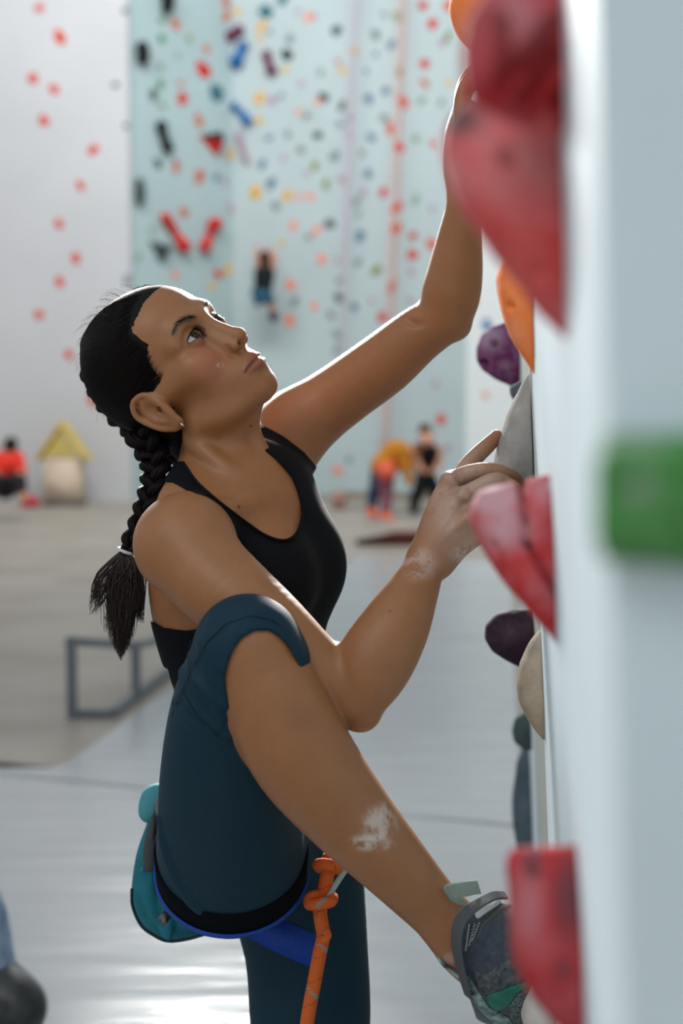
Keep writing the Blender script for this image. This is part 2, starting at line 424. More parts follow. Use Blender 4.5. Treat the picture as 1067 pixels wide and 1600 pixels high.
def head_field(f):
    hb(f, (-.010, 0, .028), (.094, .076, .087), k=.01)                 # skull
    hb(f, (.028, 0, .038), (.055, .062, .054), k=.02)                  # forehead
    hb(f, (.026, 0, -.052), (.060, .056, .066), k=.02)                 # lower face
    for s in (-1, 1):
        hl(f, [(.000, .050 * s, -.072, .014), (.036, .040 * s, -.091, .012), (.068, .010 * s, -.101, .012)], k=.018)   # jaw
        hb(f, (.054, .040 * s, -.030), (.024, .022, .022), k=.018)      # cheekbone
        hl(f, [(.052, .050 * s, -.022, .012), (.000, .064 * s, -.016, .012)], k=.018)
        hl(f, [(.080, .012 * s, .016, .010), (.076, .034 * s, .021, .010), (.062, .049 * s, .010, .009)], k=.014)   # brow ridge
        hb(f, (.094, .032 * s, -.001), (.017, .019, .0125), k=.010, op=-1)  # socket
    hb(f, (.068, 0, -.097), (.017, .019, .015), k=.016)                # chin
    hb(f, (.064, 0, -.072), (.031, .033, .026), k=.014)                # muzzle
    hl(f, [(.084, 0, .012, .009), (.090, 0, -.008, .0075), (.0970, 0, -.026, .0078), (.1020, 0, -.0375, .0082)], k=.010)   # nose
    hb(f, (.1025, 0, -.0390), (.0092, .0095, .0084), k=.006)
    for s in (-1, 1):
        hl(f, [(.078, .008 * s, -.008, .008), (.088, .010 * s, -.036, .0085)], k=.010)
        hb(f, (.0935, .0122 * s, -.0440), (.0088, .0062, .0066), k=.004)  # ala
    hl(f, [(.1005, 0, -.0445, .0044), (.0905, 0, -.0535, .0046)], k=.004)
    for s in (-1, 1): hl(f, [(.1035, .0072 * s, -.0452, .0017), (.1000, .0100 * s, -.0462, .0026), (.0975, .0112 * s, -.0470, .0020)], k=.0012, op=-1); hl(f, [(.0985, .0085 * s, -.0500, .0026), (.0965, .0064 * s, -.0420, .0026)], k=.0012, op=-1); hl(f, [(.0905, .0185 * s, -.0385, .0012), (.0865, .0180 * s, -.0500, .0012)], k=.005, op=-1)   # nostril
    hb(f, (.100, 0, -.0905), (.011, .022, .007), k=.008, op=-1)         # dip above the chin
    for s in (-1, 1):                                                  # lips
        hl(f, [(.0940, 0, -.0688, .0036), (.0937, .0040 * s, -.0682, .0036), (.0915, .0130 * s, -.0702, .0030), (.0856, .0238 * s, -.0740, .0018)], k=.0035)
        hl(f, [(.0928, 0, -.0790, .0050), (.0905, .0120 * s, -.0786, .0042), (.0854, .0236 * s, -.0753, .0019)], k=.0035)
    hl(f, [(.0845, -.0268, -.0760, .0012), (.0893, -.0205, -.0748, .0016), (.0948, -.0120, -.0740, .0018), (.0988, 0, -.0738, .0019), (.0948, .0120, -.0740, .0018), (.0893, .0205, -.0748, .0016), (.0845, .0268, -.0760, .0012)], k=.0020, op=-1)
    for s in (-1, 1):                                                  # lids: ball less an almond slit
        hb(f, (.0713, .0315 * s, -.002), .0138, k=.0035)
        hl(f, [(.0800, .0165 * s, -.0085, .0008), (.0830, .0240 * s, -.0040, .0036), (.0832, .0330 * s, -.0006, .0048), (.0765, .0442 * s, -.0012, .0018)], k=.0010, op=-1)
        hl(f, [(.0830, .0180 * s, .0015, .0010), (.0862, .0300 * s, .0076, .0014), (.0790, .0450 * s, .0060, .0010)], k=.003, op=-1)   # lid crease
    for s in (-1, 1):                                                  # ear: bowl, helix, antihelix, tragus, lobe
        Re = HR @ np.array([[.96, -.2 * s, -.22], [.2 * s, .97, .06 * s], [.22, .0, .97]])
        f.ball(H(-.012, .0745 * s, -.026), (.021, .0095, .033), k=.006, R=Re)
        f.ball(H(-.021, .0770 * s, -.018), (.011, .0055, .020), k=.004, R=Re)
        f.ball(H(-.008, .0872 * s, -.024), (.0112, .0080, .0190), k=.004, op=-1, R=Re)
        e = lambda x, o, z: (x, (.0765 + o) * s, z)
        hl(f, [(*e(.002, -.002, -.012), .0030), (*e(-.004, .004, .001), .0036), (*e(-.019, .008, .003), .0038), (*e(-.029, .010, -.009), .0038),
               (*e(-.028, .008, -.026), .0036), (*e(-.021, .005, -.044), .0036), (*e(-.010, .001, -.055), .0046)], k=.004)
        hl(f, [(*e(-.012, .004, -.004), .0026), (*e(-.020, .005, -.016), .0028), (*e(-.018, .004, -.032), .0030), (*e(-.008, .003, -.042), .0030)], k=.004)
        hl(f, [(*e(.004, .001, -.020), .0044), (*e(.003, .001, -.030), .0044)], k=.004)   # tragus
        hb(f, (-.002, .0755 * s, -.053), (.0085, .0045, .0085), k=.005)    # lobe
        hb(f, (-.003, .080 * s, -.027), (.0055, .008, .004), k=.002, op=-1)   # ear canal
    return f

LC = unit([.55, .12, .83]); TC = np.array([.05, .98, -.17]); TC = unit(TC - LC * (TC @ LC)); NC = np.cross(LC, TC); NC = NC if NC[2] < 0 else -NC
RC = np.stack([LC, TC, NC], 1)
def torso_field(f):
    f.ball(K(388, 900, 1.83), (.130, .175, .092), R=RC, k=.02)                       # rib cage
    f.limb([(318, 835, 1.71, 58), (385, 790, 1.83, 62), (450, 712, 1.92, 44)], k=.03)  # shoulder girdle
    f.limb([(325, 730, 1.81, 44), (290, 790, 1.75, 44)], k=.03)                      # trapezius
    f.limb([(372, 700, 1.86, 38), (440, 700, 1.92, 32)], k=.03)
    f.ball(K(425, 905, 1.745), (.058, .062, .052), R=RC, k=.03)
    f.ball(K(472, 885, 1.825), (.056, .064, .052), R=RC, k=.03)
    f.limb([(376, 960, 1.84, 124), (380, 1090, 1.86, 106), (385, 1210, 1.87, 108)], k=.04, flat=.85, fax=NC)
    f.limb([(272, 850, 1.74, 40), (284, 930, 1.77, 46), (305, 1010, 1.80, 40)], k=.03)   # lat
    f.ball(K(395, 1295, 1.87), (.142, .092, .108), R=RC, k=.04)                      # pelvis
    return f
def neck_field(f):
    f.limb([(335, 655, 1.80, 60), (350, 715, 1.81, 56), (372, 785, 1.82, 62)], k=.022)
    f.limb([(300, 688, 1.768, 13), (330, 714, 1.752, 12), (365, 740, 1.745, 11), (415, 768, 1.762, 8)], k=.013)   # sternomastoid
    f.limb([(392, 660, 1.785, 10), (416, 720, 1.780, 8), (426, 765, 1.768, 7)], k=.010)
    f.limb([(302, 800, 1.665, 14), (350, 797, 1.695, 10), (420, 778, 1.760, 8)], k=.016)   # collar bones
    f.limb([(432, 765, 1.775, 8), (452, 725, 1.845, 10)], k=.016)
    return f
def right_arm(f):
    f.limb([(288, 857, 1.652, 69), (346, 917, 1.618, 69), (420, 980, 1.590, 61), (485, 1040, 1.58, 54), (548, 1086, 1.58, 48)], k=.028)
    f.ball(K(286, 846, 1.660), (.052, .053, .053), k=.03)
    f.limb([(556, 1090, 1.58, 46), (582, 1040, 1.575, 60), (614, 985, 1.58, 55), (645, 925, 1.60, 40), (667, 876, 1.62, 29)], k=.010)
    f.limb([(566, 1118, 1.585, 24), (560, 1096, 1.59, 34)], k=.014)
    return f
HANDK = .006
def right_hand(f):
    # back of the hand: four metacarpals blended into a slab
    f.limb([(669, 872, 1.625, 29), (686, 812, 1.632, 27), (703, 752, 1.640, 16.5)], k=.014)
    f.limb([(672, 872, 1.622, 27), (697, 818, 1.618, 25), (725, 776, 1.618, 16)], k=.012)
    f.limb([(680, 872, 1.622, 27), (708, 828, 1.612, 24), (741, 803, 1.612, 15.5)], k=.012)
    f.limb([(686, 872, 1.628, 26), (718, 848, 1.618, 22), (750, 835, 1.618, 14)], k=.012)
    f.limb([(690, 860, 1.65, 26), (735, 800, 1.652, 24)], k=.012)
    for a in ([(668, 858, 1.607), (684, 812, 1.6125), (701, 758, 1.627)], [(676, 852, 1.602), (698, 815, 1.6005), (722, 778, 1.606)], [(684, 852, 1.602), (710, 826, 1.596), (738, 804, 1.600)]):
        f.limb([(x, y, d, 3.6) for x, y, d in a], k=.005)                     # extensor tendons
    for x, y, d in ((703, 751, 1.630), (725, 775, 1.608), (741, 802, 1.602)): f.ball(K(x, y, d), .0095, k=.006)   # knuckles
    f.limb([(712, 790, 1.600), (722, 800, 1.598)] and [(708, 792, 1.596, 5), (722, 790, 1.600, 5)], k=.010, op=-1)
    f.limb([(660, 888, 1.612, 12), (664, 884, 1.612, 12)], k=.014)                                             # ulna head
    for ch in ([(703, 752, 1.640, 15.5), (735, 739, 1.636, 13.5), (765, 736, 1.634, 13.6), (790, 741, 1.640, 11.6), (808, 752, 1.655, 10.5), (812, 765, 1.664, 9.5)],
               [(725, 776, 1.618, 15.5), (752, 760, 1.612, 13.8), (776, 752, 1.610, 14.2), (800, 762, 1.620, 12.0), (816, 777, 1.636, 11), (820, 792, 1.648, 9.5)],
               [(741, 803, 1.612, 14.5), (766, 790, 1.604, 13.2), (790, 786, 1.604, 13.4), (810, 797, 1.616, 11.4), (820, 811, 1.630, 10.5), (822, 824, 1.642, 9)],
               [(750, 835, 1.618, 13.2), (772, 826, 1.610, 11.6), (791, 824, 1.610, 11.6), (808, 833, 1.620, 10), (816, 845, 1.632, 9), (818, 855, 1.640, 8)]):
        f.limb(ch, k=.0035, sub=3)
    f.limb([(690, 830, 1.665, 22), (712, 770, 1.678, 19), (727, 733, 1.688, 14.5), (744, 713, 1.694, 13.6), (762, 696, 1.698, 12.5), (776, 682, 1.703, 10.5)], k=.006, sub=3)   # thumb
    return f
def left_arm(f):
    f.limb([(450, 680, 1.935, 48), (494, 645, 1.930, 52), (545, 608, 1.915, 50), (600, 568, 1.895, 49), (650, 526, 1.87, 44), (694, 496, 1.85, 40)], k=.025)
    f.ball(K(458, 664, 1.93), (.046, .042, .046), k=.03)
    f.limb([(700, 492, 1.848, 38), (704, 462, 1.84, 46), (711, 425, 1.83, 43), (719, 365, 1.815, 34), (727, 308, 1.80, 25)], k=.009)
    f.limb([(624, 490, 1.842, 2.5), (648, 506, 1.832, 3), (676, 500, 1.806, 2)], k=.008, op=-1)   # fold at the bend
    f.limb([(716, 512, 1.856, 14), (700, 500, 1.856, 20)], k=.014)
    # left hand, fingers hooked over the orange hold
    f.limb([(727, 308, 1.80, 25), (722, 262, 1.79, 30), (724, 215, 1.78, 30), (728, 180, 1.775, 24)], k=.012, flat=1.3, fax=(0, 0, 1))
    for i, z in enumerate((1.745, 1.765, 1.785, 1.803)):
        dy = (6, 0, 4, 16)[i]
        f.limb([(722, 190 + dy, z, 14), (722, 148 + dy, z - .003, 12.5), (734, 118 + dy, z - .004, 11.5), (758, 104 + dy, z - .004, 10.5), (776, 110 + dy, z, 9)], k=.0035, sub=3)
    f.limb([(738, 250, 1.75, 18), (750, 205, 1.735, 14), (758, 172, 1.73, 12), (768, 150, 1.73, 10)], k=.006, sub=3)
    return f
def right_leg(f):
    f.limb([(362, 1345, 1.77, 112), (358, 1240, 1.69, 106), (365, 1120, 1.61, 96), (388, 1015, 1.55, 76)], k=.03, sub=24)
    f.limb([(392, 1018, 1.55, 72), (428, 1092, 1.545, 79), (472, 1180, 1.55, 81), (542, 1270, 1.57, 69), (612, 1347, 1.59, 56), (665, 1405, 1.61, 47), (704, 1446, 1.62, 43)], k=.012)
    f.limb([(704, 1446, 1.62, 42), (722, 1482, 1.625, 40), (752, 1510, 1.64, 40), (792, 1556, 1.68, 32)], k=.012)
    f.limb([(680, 1440, 1.65, 12), (712, 1500, 1.645, 16)], k=.016)           # heel cord
    return f
def left_leg(f):
    f.limb([(455, 1345, 1.91, 108), (478, 1480, 1.90, 93), (485, 1600, 1.89, 90), (486, 1720, 1.885, 76), (484, 1830, 1.88, 66), (482, 1960, 1.91, 68), (478, 2120, 1.92, 52), (474, 2290, 1.92, 36)], k=.03)
    f.limb([(474, 2300, 1.92, 36), (478, 2340, 1.93, 34), (520, 2365, 1.87, 26), (560, 2372, 1.82, 20)], k=.012)
    return f

upper_f = Field(); torso_field(upper_f); neck_field(upper_f); head_field(upper_f); right_arm(upper_f); right_hand(upper_f); left_arm(upper_f)
lower_f = Field(); torso_field(lower_f); right_leg(lower_f); left_leg(lower_f)
body_f = Union(upper_f, lower_f, .003)
FINE_X = [(-.345, -.055, .0014), (.06, .24, .0016)]
FINE_Y = [(.065, .315, .0014), (-.095, .065, .0016)]
FINE_Z = [(1.59, 1.66, .0018), (1.66, 1.94, .0018)]
climber = empty('climber', W(480, 2395, 1.9), 'woman with a long dark braid climbing the wall in navy tank top and cropped leggings', 'person')
def blk(f, lo, hi, h=.0028, clip=None, it=1, fx=(), fy=(), fz=(), keep=1):
    V, Q = surface(f, [axis(lo[0], hi[0], h, fx), axis(lo[1], hi[1], h, fy), axis(lo[2], hi[2], h, fz)], clip)
    V, Q = drop_islands(V, Q, keep)
    return relax(V, Q, it, .4), Q
def to_obj(name, V, Q, m, parent=None): return mesh_obj(name, to_world(V), Q[:, ::-1], m, parent)
def in_poly(X, poly):
    """Even-odd test of camera-frame points against a pixel polygon."""
    px = X[..., 0] / X[..., 2] * FPX + 533.5; py = 800 - X[..., 1] / X[..., 2] * FPX
    r = np.zeros(px.shape, bool); n = len(poly)
    for i in range(n):
        (x1, y1), (x2, y2) = poly[i], poly[(i + 1) % n]
        if y1 == y2: continue
        r ^= ((y1 > py) != (y2 > py)) & (px < (x2 - x1) * (py - y1) / (y2 - y1) + x1)
    return r
def poly_sd(X, poly):
    """Signed distance (metres, negative inside) of camera-frame points to a seam drawn as a pixel polygon and pushed straight through."""
    px = X[..., 0] / X[..., 2] * FPX + 533.5; py = 800 - X[..., 1] / X[..., 2] * FPX; d = np.full(px.shape, 1e9); n = len(poly)
    for i in range(n):
        a = np.array(poly[i], float); b = np.array(poly[(i + 1) % n], float); e = b - a; L = e @ e + 1e-9
        t = np.clip(((px - a[0]) * e[0] + (py - a[1]) * e[1]) / L, 0, 1)
        d = np.minimum(d, np.hypot(px - a[0] - t * e[0], py - a[1] - t * e[1]))
    return np.where(in_poly(X, poly), -d, d) * X[..., 2] / FPX
def sd2(X, fn): return fn(X)

above_mat = lambda X, D: np.maximum(D, -(X @ np.array([0, UPV[2], FWD[2]]).astype(X.dtype) + 1.5 - .012))   # her left sole stays above the mat
BV, BQ = blk(body_f, (-.36, -1.42, 1.40), (.30, .62, 2.10), clip=above_mat, fx=FINE_X, fy=FINE_Y, fz=FINE_Z)
# ---- one continuous body mesh; colour attribute for lips, brows, chalk, and painted mouth shade and cheek shine
body_px = BV[:, 0] / BV[:, 2] * FPX + 533.5; body_py = 800 - BV[:, 1] / BV[:, 2] * FPX
def skin_depth(px, py, r=3):
    m = (np.abs(body_px - px) < r) & (np.abs(body_py - py) < r)
    return BV[m, 2].min() if m.any() else None
def seg_dist(P, A):
    d = np.full(len(P), 9.0)
    for a, b in zip(A[:-1], A[1:]):
        a = np.array(a, float); b = np.array(b, float); ab = b[:3] - a[:3]; t = np.clip(((P - a[:3]) @ ab) / (ab @ ab), 0, 1)
        d = np.minimum(d, np.linalg.norm(P - a[:3] - t[:, None] * ab, axis=1) - (a[3] + t * (b[3] - a[3])))
    return d
def ss(x, a, b): t = np.clip((x - a) / (b - a), 0, 1); return t * t * (3 - 2 * t)
def vnoise(P, s, seed=0):
    """Cheap smooth value noise on points (0..1)."""
    Q = P * s; i = np.floor(Q).astype(np.int64); f = Q - i; f = f * f * (3 - 2 * f); out = 0
    for c in range(8):
        o = np.array([c & 1, c >> 1 & 1, c >> 2 & 1]); g = i + o
        h = np.abs(np.sin(g[:, 0] * 12.9898 + g[:, 1] * 78.233 + g[:, 2] * 37.719 + seed * 4.1) * 43758.5453) % 1.0 * 65535.0
        w = np.prod(np.where(o, f, 1 - f), axis=1); out = out + w * (h / 65535.0)
    return out
SKIN = np.array(lin((152, 103, 66)))
hp = (BV - HT) @ HR; sy = np.abs(hp[:, 1]); hs = np.stack([hp[:, 0], sy, hp[:, 2]], 1); near_head = np.linalg.norm(hp, axis=1) < .17
C = np.tile(SKIN, (len(BV), 1))
def tint(C, w, rgb): return C * (1 - w[:, None]) + w[:, None] * np.array(lin(rgb))
C *= (0.93 + 0.14 * vnoise(BV, 60, 1) * 0.6 + 0.14 * vnoise(BV, 180, 2) * 0.4)[:, None]
# cheeks and nose a little redder
ck = (1 - ss(np.linalg.norm((hs - np.array([.066, .042, -.036])) / np.array([1, 1, 1]), axis=1), .010, .036)) * near_head
C = tint(C, ck * .35, (190, 112, 92))
up = [(.0945, .0000, -.0688, .0038), (.0940, .0040, -.0682, .0038), (.0918, .0130, -.0705, .0032), (.0860, .0240, -.0742, .0016)]
lo = [(.0935, .0, -.0788, .0052), (.0910, .0120, -.0784, .0044), (.0860, .0238, -.0753, .0016)]
dl = np.minimum(seg_dist(hs, up), seg_dist(hs, lo)); C = tint(C, (1 - ss(dl, .0002, .0018)) * .70 * near_head, (142, 80, 68))
dm = seg_dist(hs, [(.0965, 0, -.0738, .0005), (.0930, .0120, -.0740, .0005), (.0885, .0205, -.0748, .0005), (.0850, .0262, -.0758, .0004)]); C = tint(C, (1 - ss(dm, .0004, .0020)) * .55 * near_head, (70, 34, 32))  # dark tint paints the shade where the lips meet
br = [(.0925, .0165, .0150, .0022), (.0900, .0245, .0188, .0034), (.0875, .0340, .0222, .0032), (.0820, .0435, .0228, .0022), (.0750, .0505, .0188, .0010)]
db = seg_dist(hs, br); C = tint(C, (1 - ss(db, -.0008, .0040)) * (.62 + .38 * vnoise(hp, 900, 5)) * near_head * .85, (44, 30, 24))
# lash lines and a darker ring round the lids
eye = [(.0800, .0165, -.0085, .0016), (.0835, .0240, -.0040, .0050), (.0838, .0330, -.0004, .0062), (.0770, .0445, -.0010, .0024)]
de = seg_dist(hs, eye); C = tint(C, (1 - ss(de, -.0004, .0022)) * .85 * near_head, (48, 30, 26))
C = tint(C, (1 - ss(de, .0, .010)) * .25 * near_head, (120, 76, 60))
# scalp
# chalk: shin smear, wrist, knuckles, plus a pale dab painting the sweat shine on the cheek
def px_blob(x, y, rx, ry, soft=.5):
    q = np.hypot((body_px - x) / rx, (body_py - y) / ry); return 1 - ss(q, 1 - soft, 1 + soft)
front = BV[:, 2] < np.array([1.0])
def chalk(C, x, y, rx, ry, amt, dmin, dmax, sc=90, seed=3):
    m = px_blob(x, y, rx, ry) * ((BV[:, 2] > dmin) & (BV[:, 2] < dmax)); n = ss(.6 * vnoise(BV, sc, seed) + .4 * vnoise(BV, sc * 4, seed + 1), .28, .62)
    return tint(C, m * n * amt, (215, 208, 202))
C = chalk(C, 592, 1288, 24, 26, .62, 1.45, 1.62); C = chalk(C, 580, 1316, 30, 12, .75, 1.45, 1.62, 140); C = chalk(C, 602, 1268, 14, 14, .3, 1.45, 1.62)
C = tint(C, px_blob(735, 790, 75, 95, .6) * (BV[:, 2] < 1.75) * (BV[:, 2] > 1.5) * .30, (196, 178, 168)); C = chalk(C, 655, 882, 26, 22, .32, 1.5, 1.66); C = chalk(C, 735, 780, 66, 70, .16, 1.5, 1.72, 60, 8); C = chalk(C, 735, 868, 26, 16, .5, 1.5, 1.7, 200)
C = chalk(C, 344, 571, 6, 4, .35, 1.6, 1.76, 300); C = chalk(C, 702, 1498, 10, 10, .25, 1.5, 1.7)
for x, y, r in ((608, 955, 2.0), (392, 666, 2.2), (373, 792, 2.6), (470, 1001, 2)): C = tint(C, px_blob(x, y, r, r) * (BV[:, 2] < 1.85) * .75, (60, 34, 26))
# knees and elbow a little darker
C = tint(C, px_blob(470, 1125, 26, 20, .9) * .22 * (BV[:, 2] < 1.7), (112, 70, 54))
m_skin = mat('skin', (200, 150, 120), rough=.46, spec=.45, attr='Col', bump=.10, bscale=520, sss=.18)
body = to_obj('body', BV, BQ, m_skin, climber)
def set_col(o, C):
    a = o.data.color_attributes.new('Col', 'FLOAT_COLOR', 'POINT')
    a.data.foreach_set('color', np.concatenate([C, np.ones((len(C), 1))], 1).astype(np.float32).ravel())
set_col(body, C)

m_hair = mat('dark_hair', (15, 10, 9), rough=.6, spec=.14)
# ---- eyes
def eyeball(s):
    c = H(.0713, .0315 * s, -.002); g = unit(HF * .95 + HU * .17 + HL * .0); u = unit(np.cross(g, HL)); v = np.cross(g, u)
    V, Cc = [c + g * .0127], [np.array((.004, .003, .003))]; n = 40
    for i in range(1, 34):
        th = PI * i / 34
        for k in range(n):
            a = 2 * PI * k / n; r = .0122 + (.0005 if th < .42 else 0) * (1 - th / .42)
            V.append(c + r * (math.cos(th) * g + math.sin(th) * (math.cos(a) * u + math.sin(a) * v)))
            Cc.append(np.array(lin((12, 9, 8))) if th < .20 else np.array(lin((30, 19, 13))) * (1 + .4 * math.sin(a * 17)) if th < .58 else np.array(lin((22, 15, 12))) if th < .64 else np.array(lin((196, 186, 180))))
    V.append(c - g * .0122); Cc.append(np.array((.5, .4, .4)))
    F = [(0, 1 + k, 1 + (k + 1) % n) for k in range(n)]
    for i in range(32): F += [(1 + i * n + k, 1 + (i + 1) * n + k, 1 + (i + 1) * n + (k + 1) % n, 1 + i * n + (k + 1) % n) for k in range(n)]
    F += [(1 + 32 * n + k, 1 + 33 * n, 1 + 32 * n + (k + 1) % n) for k in range(n)]
    o = mesh_obj('eye', to_world(np.array(V)), F, mat('eye', (255, 255, 255), .12, .5, attr='Col'), climber); set_col(o, np.array(Cc)); return o
for s in (-1, 1): eyeball(s)
# lashes: a fringe of fine curved hairs on the upper lid
for s in (-1, 1):
    b = MB()
    arc = catmull(np.array([(.0815, .0172, -.0066), (.0858, .0245, .0002), (.0868, .0335, .0048), (.0790, .0455, .0012)]), 12)
    tr_ = arc if s < 0 else arc[:20]; b.tube(to_world(np.array([H(x - .0006, y * s, z) for x, y, z in tr_])), [.0003] + [.0007] * (len(tr_) - 2) + [.0003], 6)
    for i in range(2, len(arc) if s < 0 else 0, 1):
        x, y, z = arc[i]; o = (y - .030) * .35
        b.tube(to_world(np.array([H(x, y * s, z), H(x + .0035, (y + o * .5) * s, z + .0005), H(x + .0058, (y + o) * s, z + .0030)])), [.00035, .00028, .0001], 4)
    b.build('eyelashes', m_hair, climber)

for s in (-1, 1):                                      # brow hairs
    b = MB(); bl = catmull(np.array([q[:3] for q in br]), 16)
    for i in range(60):
        t = random.random(); q = bl[int(t * (len(bl) - 2))]; q2 = bl[min(len(bl) - 1, int(t * (len(bl) - 2)) + 6)]; o = random.gauss(0, .0012)
        d = unit(q2 - q + 1e-6) * .0055 + np.array([0, 0, .0022 * (1 - t)])
        b.tube(to_world(np.array([H(q[0] + .0002, q[1] * s, q[2] + o), H(q[0] + d[0] * .5 + .0008, (q[1] + d[1] * .5) * s, q[2] + o + d[2] * .5), H(q[0] + d[0] + .0004, (q[1] + d[1]) * s, q[2] + o + d[2])])), [.00022, .0002, .00006], 3)
    b.build('eyebrow', m_hair, climber)
# ---- hair
HLINE = [(.120, .067), (.0845, .067), (.078, .0725), (.070, .0700), (.060, .0640), (.0470, .0590), (.0500, .044), (.0510, .031), (.036, .0220), (.0285, .006),
         (.036, -.012), (.033, -.030), (.024, -.042), (.008, -.040), (-.010, -.030), (-.018, -.064), (-.03, -.085), (-.06, -.105), (-.16, -.105), (-.16, .17), (.12, .17)]
def hair_in(h):
    x, z = h[..., 0], h[..., 2]; d = np.full(x.shape, 1e9); r = np.zeros(x.shape, bool); n = len(HLINE)
    for i in range(n):
        (x1, z1), (x2, z2) = HLINE[i], HLINE[(i + 1) % n]; ex, ez = x2 - x1, z2 - z1
        t = np.clip(((x - x1) * ex + (z - z1) * ez) / (ex * ex + ez * ez + 1e-12), 0, 1); d = np.minimum(d, np.hypot(x - x1 - t * ex, z - z1 - t * ez))
        if z1 != z2: r ^= ((z1 > z) != (z2 > z)) & (x < ex * (z - z1) / ez + x1)
    return np.where(r, -d, d)
hair_f = Field()
hb(hair_f, (-.010, 0, .028), (.0985, .0810, .0925), k=.01)
hb(hair_f, (.028, 0, .038), (.0585, .0655, .0580), k=.02)
hl(hair_f, [(-.05, 0, .098, .022), (-.090, 0, .050, .026), (-.098, 0, .000, .026), (-.088, 0, -.045, .024)], k=.03)
hl(hair_f, [(-.02, .045, -.035, .024), (-.060, .02, -.070, .024)], k=.02); hl(hair_f, [(-.02, -.045, -.035, .024), (-.060, -.02, -.070, .024)], k=.02)
for s in (-1, 1): hb(hair_f, (-.016, .088 * s, -.024), (.026, .030, .038), k=.004, op=-1); hb(hair_f, (.002, .086 * s, -.036), (.022, .030, .024), k=.004, op=-1)
def hair_clip(X, D):
    h = (X.astype(np.float64) - HT) @ HR; a = np.arctan2(h[..., 2] - .03, h[..., 0] + .02)
    D = D + .00035 * np.sin(h[..., 1] * 1500 + 7 * np.sin(a * 3)) * ss(np.abs(h[..., 1]), .004, .02)
    e = hair_in(h) + .0012 * np.sin(h[..., 2] * 1300 + h[..., 1] * 800)
    D = D + .0040 * (1 - ss(e, .0, .022)) * (h[..., 2] > -.03)
    return Field.mix(D, -(e), .004, -1)
HV, HQ = blk(hair_f, (-.36, .04, 1.62), (-.06, .33, 1.96), .0022, hair_clip)
hair = to_obj('hair', HV, HQ, m_hair, climber)
# the braid: three strands woven down the back of the head and on, free, behind the shoulder
path = [H(-.046, 0, .102), H(-.080, 0, .076), H(-.098, 0, .042), H(-.104, 0, .006), H(-.099, 0, -.028), H(-.090, 0, -.056), K(224, 676, 1.80), K(241, 716, 1.79), K(241, 752, 1.775), K(231, 785, 1.765), K(219, 818, 1.76), K(204, 850, 1.755), K(198, 862, 1.755)]
P = catmull(np.array(path), 14); s_ = np.r_[0, np.cumsum(np.linalg.norm(np.diff(P, axis=0), axis=1))]
T_ = np.gradient(P, axis=0); T_ /= np.linalg.norm(T_, axis=1)[:, None]
lat = np.zeros_like(P)
for i in range(len(P)):
    w = ss(np.array([s_[i]]), .20, .27)[0]; l = HL * (1 - w) + np.array([.93, .25, -.2]) * w; l = l - T_[i] * (l @ T_[i]); lat[i] = unit(l)
nor = np.cross(T_, lat); braid = empty('braid', to_world(P[0]), parent=climber)
wd = np.interp(s_, [0, .03, .2, .30, s_[-1] - .01, s_[-1]], [.7, 1.2, 1.1, .80, .56, .35])
for q in range(3):
    ph = s_ / .062 * 2 * PI + q * 2 * PI / 3
    c = P + lat * (.0155 * wd * np.sin(ph))[:, None] + nor * (.0065 * wd * np.sin(2 * ph))[:, None]
    b = MB(); rad = .0125 * wd
    fine = 9
    for j in range(fine):                              # each strand is a rope of finer locks
        a = 2 * PI * j / (fine - 1) if j else 0; rr = 0 if j == 0 else .0068
        b.tube(to_world(c + (lat * math.cos(a) + nor * math.sin(a)) * (rr * wd)[:, None]), .0068 * wd if j == 0 else .0044 * wd, 6)
    b.build('braid_strand', m_hair, braid)
# loose tail under the tie
tail = MB(); root = K(197, 863, 1.755)
for i in range(950):
    u = random.random()
    if u < .08: tipx, tipy = random.uniform(138, 152), random.uniform(930, 962)
    elif u < .27: tipx, tipy = random.uniform(213, 226), random.uniform(945, 974)
    else: tipx = random.gauss(188, 11); tipy = 1034 - abs(tipx - 189) * 1.7 - abs(random.gauss(0, 16))
    o = random.uniform(-9, 9); dz = random.uniform(-.016, .016); mx = 197 + (tipx - 197) * (.62 if u > .27 else .5) + o * 1.3 - (6 if u < .08 else 0); my = 863 + (tipy - 863) * .5
    pts = catmull(np.array([K(197 + o * .7, 860 + random.uniform(-2, 4), 1.755 + dz * .3), K(197 + o * 1.5 + (mx - 197) * .42, 863 + (my - 863) * .45, 1.755 + dz * .8), K(mx + o * .7, my, 1.755 + dz), K((mx + tipx) / 2 + o * .3, (my + tipy) / 2 + 2, 1.756 + dz), K(tipx, tipy, 1.757 + dz)]), 4)
    r0 = random.uniform(.0004, .0009); tail.tube(to_world(pts), list(np.linspace(r0, r0 * .75, len(pts) - 5)) + list(np.linspace(r0 * .7, .0001, 5)), 3)
tag(tail.build('hair_tail', mat('dark_hair_ends', (34, 21, 15), rough=.45, spec=.5), climber), kind='stuff')
tie = MB(); ring = [K(197, 861, 1.755) + (np.array([.9, -.35, 0]) * math.cos(a) + np.array([0, .1, 1.0]) * math.sin(a)) * .0102 for a in np.linspace(0, 2 * PI, 25)]
tie.tube(to_world(np.array(ring)), .0022, 6).build('hair_tie', mat('white_elastic', (205, 205, 210), .6), climber)
